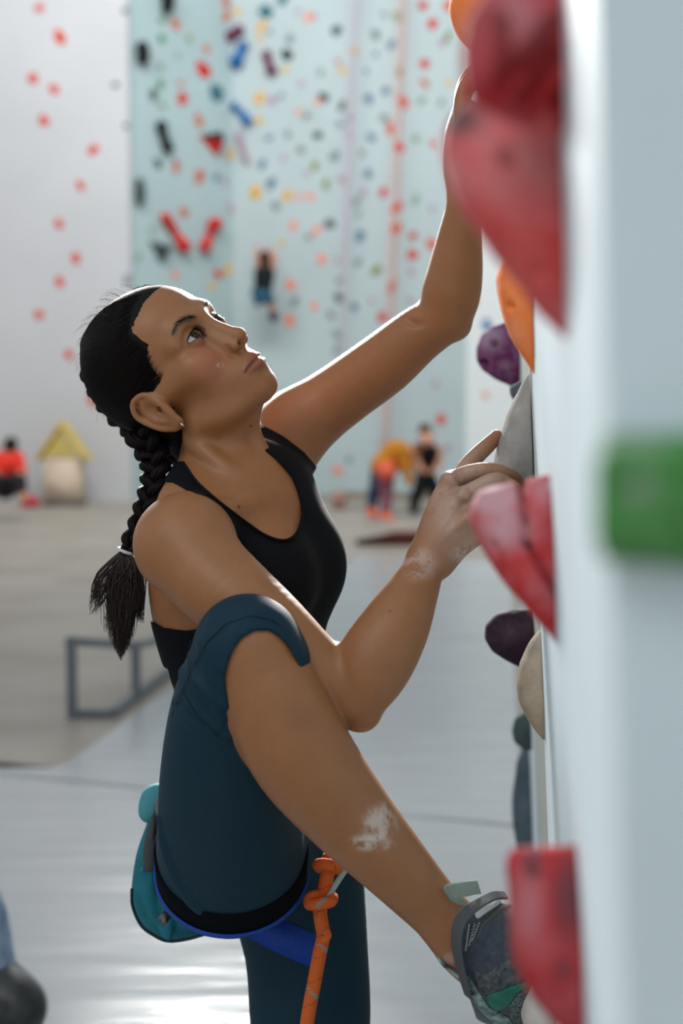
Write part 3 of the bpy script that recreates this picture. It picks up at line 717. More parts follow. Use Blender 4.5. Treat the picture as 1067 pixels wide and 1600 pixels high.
# combed strands over the cap and backlit flyaways
st = MB()
def cap_pt(x, y, z, off): d = np.array([x, y, z]) - np.array([-.010, 0, .028]); d /= np.linalg.norm(d / np.array([.0985, .0810, .0925])); return np.array([-.010, 0, .028]) + d * (1 + off)
edge = catmull(np.array([(.080, .012, .074), (.070, .036, .070), (.060, .050, .064), (.047, .061, .058), (.050, .0635, .040), (.043, .066, .026), (.030, .069, .012), (.034, .069, -.008), (.028, .070, -.026), (.018, .071, -.036)]), 30)
for i in range(3000):
    s = -1 if i % 4 else 1; e = edge[random.randrange(len(edge))].copy(); e += np.random.default_rng(i).normal(0, .0035, 3); e[0] -= random.uniform(0, .05) * (i % 3 > 0) - .003; e[2] += random.uniform(-.03, .03) * (i % 3 > 0)
    tgt = np.array([-.075 - .04 * random.random(), random.uniform(-.01, .01) * s, np.interp(e[2], [-.01, .075], [-.02, .095]) + random.uniform(-.02, .02)])
    pts = []
    for t in np.linspace(0, 1, 9):
        p = e * (1 - t) + np.array([tgt[0], abs(tgt[1]), tgt[2]]) * t; p = cap_pt(p[0], p[1] + .02 * math.sin(PI * t), p[2], .012 * min(1, t * 5) - .030 * (1 - min(1, t * 4)) * 1.0)
        pts.append(H(p[0], p[1] * s, p[2]))
    hq = np.array([(np.array(q) - HT) @ HR for q in pts])
    if hair_in(hq)[:4].max() > (.002 if i % 5 else .006): continue
    st.tube(to_world(np.array(pts)), [.00008, .0003, .0005, .0007, .0008, .0008, .0008, .0006, .0003], 3, cap=False)
tag(st.build('hair_strands', m_hair, climber), kind='stuff')
fl = MB()
for i in range(170):
    t = random.random(); a = math.radians(random.uniform(48, 205)); y = random.gauss(0, .022)
    b0 = cap_pt(-.010 + .1 * math.cos(a), y, .028 + .095 * math.sin(a), .0)
    n = unit(np.array([math.cos(a), 0, math.sin(a)])); tg = np.array([-math.sin(a), random.uniform(-.5, .5), math.cos(a)]); L = random.uniform(.008, .026)
    pts = [H(*(b0 + n * (-.003) )), H(*(b0 + n * L * .25 + tg * L * .5)), H(*(b0 + n * L * random.uniform(.25, .5) + tg * L))]
    fl.tube(to_world(catmull(np.array(pts), 4)), .00014, 3, cap=False)
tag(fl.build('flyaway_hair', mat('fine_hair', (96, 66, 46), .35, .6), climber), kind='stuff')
stud = MB(); d0 = skin_depth(284, 663) or 1.73
stud.tube(to_world(np.array([K(281, 660, d0 - .001), K(284.5, 663.5, d0 - .0032), K(288, 667, d0 - .001)])), .0013, 6).build('ear_stud', mat('silver', (220, 220, 225), .2, metal=1.0), climber)
# ---- clothes, each cut from an offset of the limb it covers
def offset_clip(off, cut):
    def f(X, D):
        D = D - off; X = X.astype(np.float64)
        return np.maximum(D, cut(X)) if cut is not None else D
    return f
m_tank = mat('navy_jersey', (9, 12, 19), rough=.8, spec=.15, noise=.25, nscale=900, bump=.12, bscale=1500)
TANK = [(268, 722), (286, 720), (305, 751), (342, 782), (375, 807), (409, 832), (430, 841), (446, 843), (458, 837), (466, 825), (471, 805), (470, 784), (458, 747),
        (433, 718), (409, 700), (402, 668), (414, 666), (442, 681), (475, 706), (500, 735), (505, 775), (600, 800), (620, 1000), (560, 1120), (280, 1120), (262, 1044), (180, 1040), (180, 958), (237, 970), (256, 981),
        (291, 985), (345, 978), (396, 945), (412, 905), (404, 881), (376, 845), (334, 809), (316, 788), (297, 769), (272, 755), (256, 752), (230, 760), (200, 740)]
tank_f = Field(); torso_field(tank_f)
tank_f.limb([(335, 700, 1.83, 50), (350, 740, 1.825, 54)], k=.022)
tank_f.limb([(302, 800, 1.665, 14), (350, 797, 1.695, 10), (420, 778, 1.760, 8)], k=.016); tank_f.ball(K(286, 846, 1.660), (.052, .053, .053), k=.03)
def tank_cut(X):
    d = poly_sd(X, TANK)
    return np.maximum(d, -1) + .0
TV, TQ = blk(tank_f, (-.32, -.32, 1.62), (.08, .16, 2.10), .0024, offset_clip(.0035, tank_cut), 1, keep=1)
to_obj('tank_top', TV, TQ, m_tank, climber)
def seam(poly, off=.0040, r=.0011):
    pts = []
    for a, b in zip(poly[:-1], poly[1:]):
        for t in np.linspace(0, 1, 9, endpoint=False):
            x, y = a[0] + (b[0] - a[0]) * t, a[1] + (b[1] - a[1]) * t; z = surf_depth(TV, x, y)
            if z is not None: pts.append(K(x, y, z - .0002))
    return np.array(pts)
def surf_depth(V, x, y, r=3.5):
    px = V[:, 0] / V[:, 2] * FPX + 533.5; py = 800 - V[:, 1] / V[:, 2] * FPX; m = (np.abs(px - x) < r) & (np.abs(py - y) < r)
    return V[m, 2].min() if m.any() else None
def hem_tube(V, pl, r, name, m, off=.0, parent=climber):
    pts = []
    for a, b in zip(pl[:-1], pl[1:]):
        for t in np.linspace(0, 1, 5, endpoint=False):
            x, y = a[0] + (b[0] - a[0]) * t, a[1] + (b[1] - a[1]) * t; z = surf_depth(V, x, y, 5)
            if z is not None: pts.append(K(x, y, z + off))
    if len(pts) > 4:
        pts = np.array(pts)
        for _ in range(4): pts[1:-1] = (pts[:-2] + 2 * pts[1:-1] + pts[2:]) / 4
        MB().tube(to_world(pts), r, 6).build(name, m, parent)
hem_tube(TV, [(286, 722), (305, 752), (342, 784), (375, 809), (409, 834), (430, 843), (446, 845), (459, 839), (468, 826), (473, 805), (472, 784), (460, 746), (434, 717), (411, 699)], .0017, 'neckline_binding', m_tank)
hem_tube(TV, [(378, 847), (390, 862), (402, 880), (410, 902)], .0017, 'armhole_binding', m_tank)
# leggings: right leg drawn up to a hem under the knee, left leg to mid calf
m_leg = mat('deep_teal_jersey', (9, 46, 62), rough=.62, spec=.22, noise=.2, nscale=700, bump=.15, bscale=1400)
HEM = [(356, 1092), (351, 1062), (355, 1040), (364, 1016), (379, 996), (398, 985), (420, 985), (438, 995), (452, 1011), (470, 1046), (560, 1140), (700, 1300), (600, 1400), (470, 1262), (420, 1200), (372, 1140)]
leg_f = Field()
leg_f.ball(K(395, 1295, 1.87), (.142, .092, .108), R=RC, k=.04)
leg_f.limb([(380, 1090, 1.86, 100), (385, 1210, 1.87, 108)], k=.04, flat=.85, fax=NC)
leg_f.limb([(362, 1345, 1.77, 112), (358, 1240, 1.69, 106), (365, 1120, 1.61, 96), (386, 1013, 1.55, 77)], k=.03, sub=24)
leg_f.limb([(388, 1012, 1.55, 76), (404, 1040, 1.547, 78)], k=.012)
left_leg(leg_f)
# creases gathered behind the knee and along the thigh
for a in ([(296, 1012), (312, 1060), (346, 1120)], [(318, 1004), (328, 1055), (348, 1100)], [(286, 1050), (300, 1098), (340, 1135)], [(276, 1098), (300, 1130), (352, 1152)],
          [(252, 1280), (268, 1350), (300, 1410)], [(256, 1310), (276, 1372), (312, 1420)], [(340, 958), (328, 1000), (334, 1060)], [(395, 962), (362, 990), (350, 1040)]):
    leg_f.limb([(x, y, (skin_depth(x, y) or 1.6) + (.0005 if y < 1200 else .002), 3.6) for x, y in a], k=.007)
def leg_cut(X):
    d = -poly_sd(X, HEM); d = np.where(X[..., 2] < 1.60, d, -1)                 # the hem is cut only where the shin leaves the cloth
    py = 800 - X[..., 1] / X[..., 2] * FPX
    return np.maximum(d, np.maximum(np.where(X[..., 2] > 1.68, (1066 - py) * 1.75 / FPX, -1), (py - 2010) * 1.9 / FPX))
LV, LQ = blk(leg_f, (-.32, -1.12, 1.40), (.16, -.06, 2.10), .0028, offset_clip(.0030, leg_cut), 1, keep=1)
to_obj('leggings', LV, LQ, m_leg, climber)
# stitched seams
sm = MB()
for pl in ([(302, 1040), (322, 1005), (352, 975), (392, 962), (424, 968), (448, 985)], [(284, 1080), (297, 1102), (312, 1125), (330, 1142), (352, 1160)], [(300, 985), (293, 1030), (297, 1052), (284, 1080), (262, 1130)]):
    pts = []
    for a, b in zip(pl[:-1], pl[1:]):
        for t in np.linspace(0, 1, 6, endpoint=False):
            x, y = a[0] + (b[0] - a[0]) * t, a[1] + (b[1] - a[1]) * t; z = surf_depth(LV, x, y)
            if z is not None: pts.append(K(x, y, z + .0001))
    if len(pts) > 3: sm.tube(to_world(relax_line(np.array(pts)) if False else catmull(np.array(pts)[::3], 4)), .0005, 5)
sm.build('seam', mat('seam_thread', (8, 24, 36), .7), climber)

# ---- right climbing shoe
shoe_f = Field()
SH = lambda f, g=0: f.limb([(724, 1462, 1.624, 62 + g), (757, 1488, 1.64, 80 + g), (790, 1512, 1.665, 84 + g), (820, 1540, 1.70, 47 + g)], k=.02).limb([(745, 1530, 1.635, 42 + g), (775, 1558, 1.65, 34 + g), (806, 1574, 1.66, 27 + g)], k=.02)
SH(shoe_f)
shoe = empty('climbing_shoe', W(770, 1580, 1.65), parent=climber)
m_suede = mat('slate_suede', (66, 74, 86), rough=.85, spec=.2, noise=.22, nscale=160, bump=.35, bscale=700, sheen=.3)
def shoe_piece(name, off, poly, m, h=.0022, dmax=9, parent=shoe):
    cut = lambda X: np.maximum(np.maximum(poly_sd(X, poly), X[..., 2] - dmax), .0012 - (to_world(X) - WP) @ wn)   # squashed flat where it meets the wall
    V, Q = blk(shoe_f, (.10, -.66, 1.52), (.28, -.40, 1.82), h, offset_clip(off, cut), 1); return to_obj(name, V, Q, m, parent), V
o, SV = shoe_piece('shoe_upper', 0, [(716, 1428), (770, 1394), (900, 1380), (900, 1640), (760, 1640), (724, 1530), (710, 1480)], m_suede)
# toe drag folds of the suede, a rubber rand, panels and sole as pieces standing proud of the upper
shoe_piece('toe_rand', .0016, [(738, 1514), (757, 1524), (776, 1508), (811, 1488), (845, 1475), (845, 1530), (809, 1538), (760, 1556), (742, 1538)], mat('worn_black_rubber', (52, 58, 64), rough=.7, spec=.3, rgb2=(96, 100, 104), nscale=150, bump=.4, bscale=300))
shoe_piece('side_panel', .0020, [(758, 1556), (809, 1537), (860, 1520), (860, 1545), (812, 1549), (794, 1572), (775, 1582), (762, 1570)], mat('green_rubber', (26, 100, 84), rough=.5, spec=.4, rgb2=(40, 122, 104), nscale=120))
shoe_piece('toe_patch', .0026, [(794, 1572), (812, 1549), (860, 1540), (870, 1620), (806, 1606), (796, 1590)], mat('chalked_toe_rubber', (28, 44, 48), rough=.8, spec=.3, rgb2=(120, 134, 134), nscale=420, bump=.6, bscale=600))
shoe_piece('sole_edge', .0024, [(732, 1524), (746, 1546), (764, 1574), (796, 1590), (806, 1606), (780, 1608), (740, 1570), (722, 1530)], mat('black_rubber', (30, 33, 37), rough=.6, rgb2=(150, 178, 176), nscale=70))
shoe_piece('tongue_panel', .0022, [(739, 1424), (757, 1410), (781, 1401), (783, 1411), (756, 1429), (745, 1438)], mat('white_leather', (214, 216, 212), rough=.5, noise=.08))
shoe_piece('stitched_panel', .0018, [(726, 1456), (737, 1432), (746, 1438), (754, 1431), (753, 1442), (735, 1482), (727, 1490)], mat('dark_webbing', (30, 42, 42), rough=.8))
shoe_piece('collar_piping', .0018, [(752, 1441), (778, 1419), (812, 1405), (815, 1409), (782, 1424), (756, 1446), (738, 1483), (733, 1505), (730, 1503)], mat('olive_piping', (92, 94, 84), rough=.8))
def on_shoe(x, y, off=.002): z = surf_depth(SV, x, y, 4); return K(x, y, (z if z else 1.58) - off)
zz = MB()
for k in range(3):
    a0, a1 = [((733, 1444), (727, 1486)), ((742, 1443), (732, 1478)), ((749, 1441), (737, 1470))][k]; pts = []
    for i in range(15):
        t = i / 14; x = a0[0] + (a1[0] - a0[0]) * t + (1.6 if i % 2 else -1.6) * (k > 0); y = a0[1] + (a1[1] - a0[1]) * t; pts.append(on_shoe(x, y, .0026))
    zz.tube(to_world(np.array(pts)), .0006, 4)
zz.build('zigzag_stitch', mat('pale_thread', (196, 200, 190), .8), shoe)
# hook-and-loop strap wound round the ankle with a loose end, and the pull tab
def ribbon(P, wv, th): 
    """A strap: centre line P, half-width vectors wv, thickness th (camera frame)."""
    P = np.asarray(P); T = np.gradient(P, axis=0); N = np.cross(T, wv); N /= np.linalg.norm(N, axis=1)[:, None]; V = []; F = []; n = len(P)
    for i in range(n): V += [P[i] + wv[i] + N[i] * th, P[i] - wv[i] + N[i] * th, P[i] - wv[i] - N[i] * th, P[i] + wv[i] - N[i] * th]
    for i in range(n - 1):
        for k in range(4): F.append((i * 4 + k, i * 4 + (k + 1) % 4, i * 4 + 4 + (k + 1) % 4, i * 4 + 4 + k))
    F += [(3, 2, 1, 0), tuple((n - 1) * 4 + k for k in range(4))]; return np.array(V), F
def strap(name, px, wpx, depth_w, th, m, parent, n=6):
    """px: (x, y, depth) of the centre line; wpx: in-picture half width (dx, dy) per point; depth_w: half width along depth."""
    C_ = catmull(np.array([K(*p) for p in px]), n); w0 = catmull(np.array([[a * p[2] / FPX, -b * p[2] / FPX, dw] for (a, b), p, dw in zip(wpx, px, depth_w)]), n)
    V, F = ribbon(C_, w0, th); o = mesh_obj(name, to_world(V), F, m, parent, smooth=False)
    bv = o.modifiers.new('soft_edge', 'BEVEL'); bv.width = th * .8; bv.segments = 2; return o
strap('ankle_strap', [(790, 1399, 1.68), (772, 1400, 1.615), (748, 1412, 1.575), (726, 1429, 1.562), (715, 1450, 1.556), (713, 1478, 1.558), (718, 1508, 1.566), (726, 1538, 1.575), (732, 1558, 1.585)],
      [(-2, -2), (-2, -2.5), (-3, -3.5), (-5, -5), (-6.5, -3), (-6, 0), (-5, 1.5), (-4, 1.5), (-3.5, 1)], [.010, .010, .008, .007, .008, .010, .010, .010, .010], .0016, mat('strap_webbing', (78, 82, 86), rough=.85, noise=.15, nscale=500, bump=.3, bscale=900), shoe)
strap('pull_tab', [(724, 1406, 1.60), (708, 1406, 1.592), (699, 1399, 1.586), (705, 1393, 1.58), (721, 1390, 1.578), (736, 1387, 1.58), (748, 1386, 1.588)],
      [(6, 10), (7, 10), (7, 11), (7, 12), (6, 12), (5, 12), (4, 12)], [.004] * 7, .0011, mat('sage_webbing', (142, 156, 148), rough=.8, noise=.12, nscale=600, bump=.3, bscale=900), shoe)
strap('heel_rand', [(679, 1470, 1.66), (680, 1482, 1.63), (690, 1497, 1.615), (704, 1510, 1.61), (718, 1520, 1.61)], [(2, -1), (2, -1), (2, -2), (2, -2), (2, -2)], [.012] * 5, .0016, MATS['black_rubber'], shoe)
# ---- left shoe, flat on the mat below the frame
ls_f = Field(); ls_f.limb([(470, 2335, 1.93, 44), (505, 2352, 1.88, 42), (548, 2362, 1.83, 34), (580, 2368, 1.80, 22)], k=.02)
V, Q = blk(ls_f, (-.10, -1.46, 1.70), (.10, -1.24, 2.04), .004, lambda X, D: np.maximum(np.maximum(D, (2318 - (800 - X[..., 1] / X[..., 2] * FPX)) * .0009), -(X @ np.array([0, UPV[2], FWD[2]]) + 1.5 - .002)))
shoe2 = empty('climbing_shoe', W(480, 2390, 1.9), parent=climber); to_obj('shoe_upper', V, Q, m_suede, shoe2)

# ---- harness: waist belt, leg loops with blue edging
harness = empty('climbing_harness', W(400, 1300, 1.85), parent=climber)
m_nav = mat('harness_black', (12, 14, 20), rough=.9, spec=.06, bump=.2, bscale=900); m_blue = mat('harness_blue', (8, 62, 158), rough=.6, spec=.35, noise=.15, nscale=300)
def band(name, c, u, v, ru, rv, axis_, hw, th, m, parent, a0=0, a1=2 * PI, n=72, dr=0):
    C_ = np.array([c + u * math.cos(a) * ru + v * math.sin(a) * rv for a in np.linspace(a0, a1, n)]); wv = np.tile(unit(axis_) * hw, (n, 1))
    rad = np.array([u * math.cos(a) / ru + v * math.sin(a) / rv for a in np.linspace(a0, a1, n)]); rad /= np.linalg.norm(rad, axis=1)[:, None]
    V, F = ribbon(C_, wv + rad * dr, th); return mesh_obj(name, to_world(V), F, m, parent)
ax1 = unit(K(358, 1240, 1.69) - K(362, 1345, 1.77)); u1 = unit(np.cross(ax1, [0, 1, .2])); v1 = np.cross(ax1, u1)
c1 = K(362, 1341, 1.775)
band('leg_loop', c1, u1, v1, .0925, .0955, ax1, .020, .003, m_nav, harness)
band('leg_loop_edging', c1 - ax1 * .020, u1, v1, .0955, .0990, ax1, .0025, .0026, m_blue, harness)
ax2 = unit(np.array([.42, .90, .16])); u2 = unit(np.cross(ax2, [0, .1, 1])); v2 = np.cross(ax2, u2)
band('leg_loop', K(446, 1452, 1.90), u2, v2, .0905, .0865, ax2, .020, .003, m_blue, harness)
axw = unit(TC); u3 = LC - axw * (LC @ axw); u3 = unit(u3); v3 = np.cross(axw, u3)
band('waist_belt', K(393, 1270, 1.87), u3, v3, .143, .108, axw, .020, .004, m_nav, harness)
strap('belay_loop', [(520, 1312, 1.775), (514, 1335, 1.765), (510, 1352, 1.765)], [(8, 0)] * 3, [.002] * 3, .003, m_nav, harness)
# ---------------------------------------------------------------- rope and chalk bag (they hang from her: things of their own)
rope = empty('climbing_rope', W(480, 2390, 1.80), 'orange climbing rope with teal flecks knotted at the harness and hanging down', 'rope')
def rope_mesh(name, pts, r, parent, n=14):
    P = catmull(np.array([K(*p) for p in pts]), 30); L = np.r_[0, np.cumsum(np.linalg.norm(np.diff(P, axis=0), axis=1))]
    tt = np.arange(0, L[-1], .0016); P = np.stack([np.interp(tt, L, P[:, i]) for i in range(3)], 1)
    ridge = r * (1 + .03 * np.sin(tt * 2400)); b = MB(); b.tube(to_world(P), list(ridge), n)
    o = b.build(name, mat('rope_sheath', (255, 255, 255), rough=.8, spec=.2, attr='Col', bump=.4, bscale=1400), parent)
    C = np.zeros((len(P) * n, 3)); base = np.array(lin((206, 100, 46))); teal = np.array(lin((88, 156, 160))); dk = np.array(lin((166, 74, 34)))
    for i in range(len(P)):
        for k in range(n):
            h1 = (tt[i] / .030 + k / n) % 1.0; h2 = (tt[i] / .030 - k / n) % 1.0; c = base
            if (int(tt[i] / .0035) + k) % 2: c = base * .9 + dk * .1
            if h1 < .16 and (int(tt[i] / .030 + k / n) % 2 == 0) and (tt[i] * 300 + k) % 3 < 2: c = teal
            if h2 < .05: c = dk
            C[i * n + k] = c
    set_col(o, C); return o
rope_mesh('rope_strand', [(515, 1335, 1.75), (511, 1365, 1.748), (506, 1395, 1.748), (500, 1420, 1.75), (502, 1442, 1.752), (505, 1462, 1.755), (499, 1492, 1.757), (491, 1535, 1.757), (481, 1590, 1.757), (470, 1680, 1.76), (460, 1850, 1.76), (452, 2100, 1.77), (450, 2395, 1.78)], .0088, rope)
rope_mesh('knot_wrap', [(500, 1398, 1.748), (485, 1403, 1.742), (484, 1413, 1.734), (500, 1412, 1.729), (516, 1409, 1.733), (519, 1402, 1.742), (508, 1399, 1.750)], .0072, rope)
rope_mesh('knot_wrap', [(500, 1356, 1.752), (497, 1351, 1.742), (508, 1350, 1.735), (524, 1353, 1.738), (526, 1358, 1.748)], .0072, rope)
rope_mesh('knot_tail', [(508, 1455, 1.748), (512, 1461, 1.744), (508, 1468, 1.742), (502, 1466, 1.744)], .0050, rope)
cord = MB(); cord.tube(to_world(catmull(np.array([K(545, 1352, 1.75), K(530, 1374, 1.745), K(517, 1395, 1.74), K(511, 1406, 1.738)]), 6)), .0035, 8)
tag(cord.build('sling_cord', mat('pale_teal_cord', (150, 178, 178), .7, bump=.3, bscale=900)), 'thin pale teal cord running from under the shin to the orange rope knot', 'cord')
bag = empty('chalk_bag', W(275, 1470, 1.92), 'teal fabric chalk bag hanging behind her hip', 'bag')
m_teal = mat('teal_canvas', (22, 108, 124), rough=.7, spec=.3, noise=.14, nscale=40, bump=.25, bscale=700); m_teal2 = mat('pale_teal_lining', (70, 146, 158), rough=.75)
bf = Field()
bf.limb([(262, 1296, 1.93, 34), (264, 1345, 1.93, 52), (268, 1392, 1.93, 62), (272, 1408, 1.93, 60)], k=.01, flat=.8, fax=(0, 0, 1))
bf.limb([(290, 1330, 1.93, 40), (300, 1405, 1.93, 50)], k=.03, flat=.8, fax=(0, 0, 1))
for a in ([(222, 1360), (232, 1410), (258, 1462)], [(262, 1470), (264, 1440), (258, 1405)], [(240, 1350), (236, 1392), (240, 1430)]):
    bf.limb([(x, y, 1.885, 5) for x, y in a], k=.012)
bagcut = lambda X, D: np.maximum(D, poly_sd(X, [(190, 1280), (400, 1280), (400, 1440), (338, 1452), (302, 1464), (264, 1470), (238, 1460), (190, 1430)]) * 1.0)
V, Q = blk(bf, (-.32, -.60, 1.80), (-.12, -.36, 2.06), .0030, bagcut, 2); to_obj('bag_body', V, Q, m_teal, bag)
rm = MB(); rm.tube(to_world(catmull(np.array([K(206, 1388, 1.885), K(207, 1415, 1.885), K(220, 1445, 1.885), K(240, 1461, 1.885), K(264, 1470.5, 1.885), K(302, 1465, 1.885), K(338, 1453, 1.885)]), 8)), .0022, 6).build('bottom_piping', mat('dark_piping', (10, 40, 48), .7), bag)
ff = Field(); ff.limb([(236, 1246, 1.92, 14), (232, 1270, 1.92, 13)], k=.01).limb([(250, 1238, 1.92, 12), (262, 1256, 1.92, 14)], k=.02).limb([(240, 1262, 1.92, 16), (256, 1256, 1.92, 16)], k=.02)
V, Q = blk(ff, (-.32, -.44, 1.86), (-.18, -.34, 1.98), .003, None, 2); to_obj('bag_collar', V, Q, m_teal2, bag)
pf = Field(); pf.limb([(246, 1278, 1.905, 10), (236, 1320, 1.885, 12), (234, 1352, 1.872, 11)], k=.01)
V, Q = blk(pf, (-.32, -.52, 1.82), (-.20, -.36, 1.96), .003, None, 1); to_obj('mesh_panel', V, Q, mat('charcoal_mesh', (62, 68, 74), .85, bump=.4, bscale=600), bag)
tg_ = MB(); tg_.tube(to_world(np.array([K(252, 1430, 1.835), K(262, 1440, 1.832)])), .0075, 10); tg_.ball(to_world(K(258, 1438, 1.826)), .0045, 6)
tg_.build('cord_lock', mat('black_plastic', (28, 30, 32), .45, rgb2=(110, 112, 112), nscale=90), bag)
# ---------------------------------------------------------------- climbing holds on the near wall, each one modelled, bolted to the face
def hold_mesh(name, d, prof, half, m, parent, nu=56, nv=44, power=2.0, lump=.002, lseed=1, holes=(), grooves=(), skew=0.0, base=None):
    """prof: (row y, protrusion px) from top to bottom at depth d. half: half length along the wall (m). Grid = rows x half turn."""
    prof = np.array(prof, float); ys = np.linspace(prof[0, 0], prof[-1, 0], nu); ys = prof[0, 0] + (prof[-1, 0] - prof[0, 0]) * (0.5 - 0.5 * np.cos(np.linspace(0, PI, nu)))
    pr = np.interp(ys, prof[:, 0], prof[:, 1]); 
    for _ in range(2): pr[1:-1] = (pr[:-2] + 2 * pr[1:-1] + pr[2:]) / 4
    span = (ys - ys[0]) / (ys[-1] - ys[0]); V = []
    hw = half * np.clip(np.sin(PI * np.clip(span, .0, 1)) ** .55, .0, 1) + .0008
    for i, y in enumerate(ys):
        P0, _ = None, None
        bx = base_px(y, d); B = W(bx, y, d); B = B + wn * ((WP - B) @ wn)
        h = pr[i] / FPX * d / max(.2, (RGT @ nr) * -1)
        for j in range(nv):
            a = PI * j / (nv - 1); c, s_ = math.cos(a), math.sin(a)
            r = (abs(c) ** power + abs(s_) ** power) ** (-1 / power)
            V.append(B + e1 * (hw[i] * c * r + skew * s_ * h) + wn * (h * s_ * r + .0002))
    V = np.array(V); n = len(V)
    nz = vnoise(V, 38, lseed) - .5 + .5 * (vnoise(V, 110, lseed + 1) - .5)
    ctr = V.reshape(nu, nv, 3)
    du = np.gradient(ctr, axis=0); dv = np.gradient(ctr, axis=1); N = np.cross(du, dv); N /= np.linalg.norm(N, axis=2)[..., None] + 1e-12; N = N.reshape(-1, 3)
    if (N @ wn).sum() < 0: N = -N
    lift = np.maximum((V - WP) @ wn, 0); V = V + N * (lump * nz * np.minimum(1, lift / .01))[:, None]
    cp = to_cam(V); px = cp[:, 0] / cp[:, 2] * FPX + 533.5; py = 800 - cp[:, 1] / cp[:, 2] * FPX
    for (x, y, r, dep) in holes: V = V - N * (dep * (1 - ss(np.hypot(px - x, py - y), r * .55, r)) * (((V - CAM) @ e1 < ((V - CAM) @ e1).mean() + .01)))[:, None]
    for (x1, y1, x2, y2, r, dep) in grooves:
        ex, ey = x2 - x1, y2 - y1; t = np.clip(((px - x1) * ex + (py - y1) * ey) / (ex * ex + ey * ey), 0, 1)
        V = V - N * (dep * (1 - ss(np.hypot(px - x1 - t * ex, py - y1 - t * ey), r * .2, r)))[:, None]
    F = [(i * nv + j, i * nv + j + 1, (i + 1) * nv + j + 1, (i + 1) * nv + j) for i in range(nu - 1) for j in range(nv - 1)]
    F += [tuple(range(nv))[::-1], tuple((nu - 1) * nv + j for j in range(nv))] + [(i * nv, (i + 1) * nv, (i + 1) * nv + nv - 1, i * nv + nv - 1) for i in range(nu - 1)]
    o = mesh_obj(name, V, F, m, parent); return o, V, px, py
def chalked(name, rgb, pale, amt=.5, rough=.75, scale=26, bump=.5, bscale=500, lo_=.45, hi_=.72):
    """Textured resin with rubbed-in chalk that collects in patches."""
    m = mat(name, rgb, rough=rough, spec=.3, noise=.12, nscale=14, bump=bump, bscale=bscale)
    nt = m.node_tree; p = nt.nodes['Principled BSDF']; src = p.inputs['Base Color'].links[0].from_socket
    n = nt.nodes.new('ShaderNodeTexNoise'); n.inputs['Scale'].default_value = scale; n.inputs['Detail'].default_value = 7; n.inputs['Roughness'].default_value = .65
    tc = [x for x in nt.nodes if x.type == 'TEX_COORD'][0]; nt.links.new(tc.outputs['Object'], n.inputs['Vector'])
    r = nt.nodes.new('ShaderNodeMapRange'); r.inputs[1].default_value = lo_; r.inputs[2].default_value = hi_; r.inputs[4].default_value = amt; nt.links.new(n.outputs['Fac'], r.inputs[0])
    a = nt.nodes.new('ShaderNodeAttribute'); a.attribute_name = 'Col'
    ad = nt.nodes.new('ShaderNodeMath'); ad.operation = 'ADD'; ad.use_clamp = True; nt.links.new(r.outputs[0], ad.inputs[0])
    mx = nt.nodes.new('ShaderNodeMix'); mx.data_type = 'RGBA'; mx.inputs[7].default_value = (*lin(pale), 1)
    nt.links.new(ad.outputs[0], mx.inputs[0]); nt.links.new(src, mx.inputs[6])
    sp = nt.nodes.new('ShaderNodeSeparateColor'); nt.links.new(a.outputs['Color'], sp.inputs[0]); nt.links.new(sp.outputs[0], ad.inputs[1])
    m2 = nt.nodes.new('ShaderNodeMix'); m2.data_type = 'RGBA'; m2.inputs[7].default_value = (*lin((66, 66, 72)), 1)     # dark grey mix: rubbed-off shoe rubber, painted shade on the bottom block
    nt.links.new(sp.outputs[1], m2.inputs[0]); nt.links.new(mx.outputs[2], m2.inputs[6]); nt.links.new(m2.outputs[2], p.inputs['Base Color']); return m
def chalk_shade_mask(o, px, py, blobs):
    """Where pale chalk and dark grey are mixed into the resin: (x, y, rx, ry, amount)."""
    w = np.zeros((len(px), 3))
    for x, y, rx, ry, a in blobs:
        k = 0 if a > 0 else 1; w[:, k] = np.maximum(w[:, k], abs(a) * (1 - ss(np.hypot((px - x) / rx, (py - y) / ry), .1, 1.3)))
    set_col(o, w)
def bolt(px, py, d, parent, r=.0055):
    P = W(px, py, d); b = MB(); b.tube(np.array([P - e1 * .0015, P + e1 * .004]), r, 6); b.build('bolt', mat('dark_steel', (52, 50, 50), .4, metal=.8), parent)
def hold(name, label, d, prof, half, m, blobs=(), **kw):
    y0 = prof[-1][0]; root = empty(name, W(base_px(y0, d), y0, d), label, 'climbing hold', 'holds on the near wall')
    o, V, px, py = hold_mesh('grip_body', d, prof, half, m, root, **kw); chalk_shade_mask(o, px, py, blobs); return root, o, V, px, py
m_red = chalked('red_resin', (202, 52, 52), (214, 150, 152), .55, scale=22, lo_=.38)
m_red2 = chalked('red_resin_dusty', (190, 42, 46), (196, 150, 158), .60, scale=18, lo_=.4)
m_dk = chalked('dark_red_resin', (182, 40, 46), (188, 130, 138), .35, scale=20)
m_purple = chalked('purple_resin', (104, 40, 94), (176, 150, 174), .5, scale=30)
m_plum = chalked('dark_plum_resin', (44, 22, 44), (96, 84, 92), .35, scale=34)
m_grey = chalked('grey_resin', (150, 152, 150), (196, 192, 188), .6, scale=24, bump=.7)
m_beige = chalked('sand_resin', (186, 172, 152), (120, 116, 108), .5, scale=30, bump=.7)
m_orange = chalked('orange_resin', (255, 132, 62), (255, 170, 130), .3, scale=20)
m_slate = chalked('slate_resin', (78, 92, 102), (120, 130, 136), .4, scale=20)
m_white = chalked('white_resin', (212, 208, 204), (170, 160, 156), .4, scale=24)
m_green = chalked('green_resin', (66, 140, 66), (150, 168, 150), .3, scale=60)
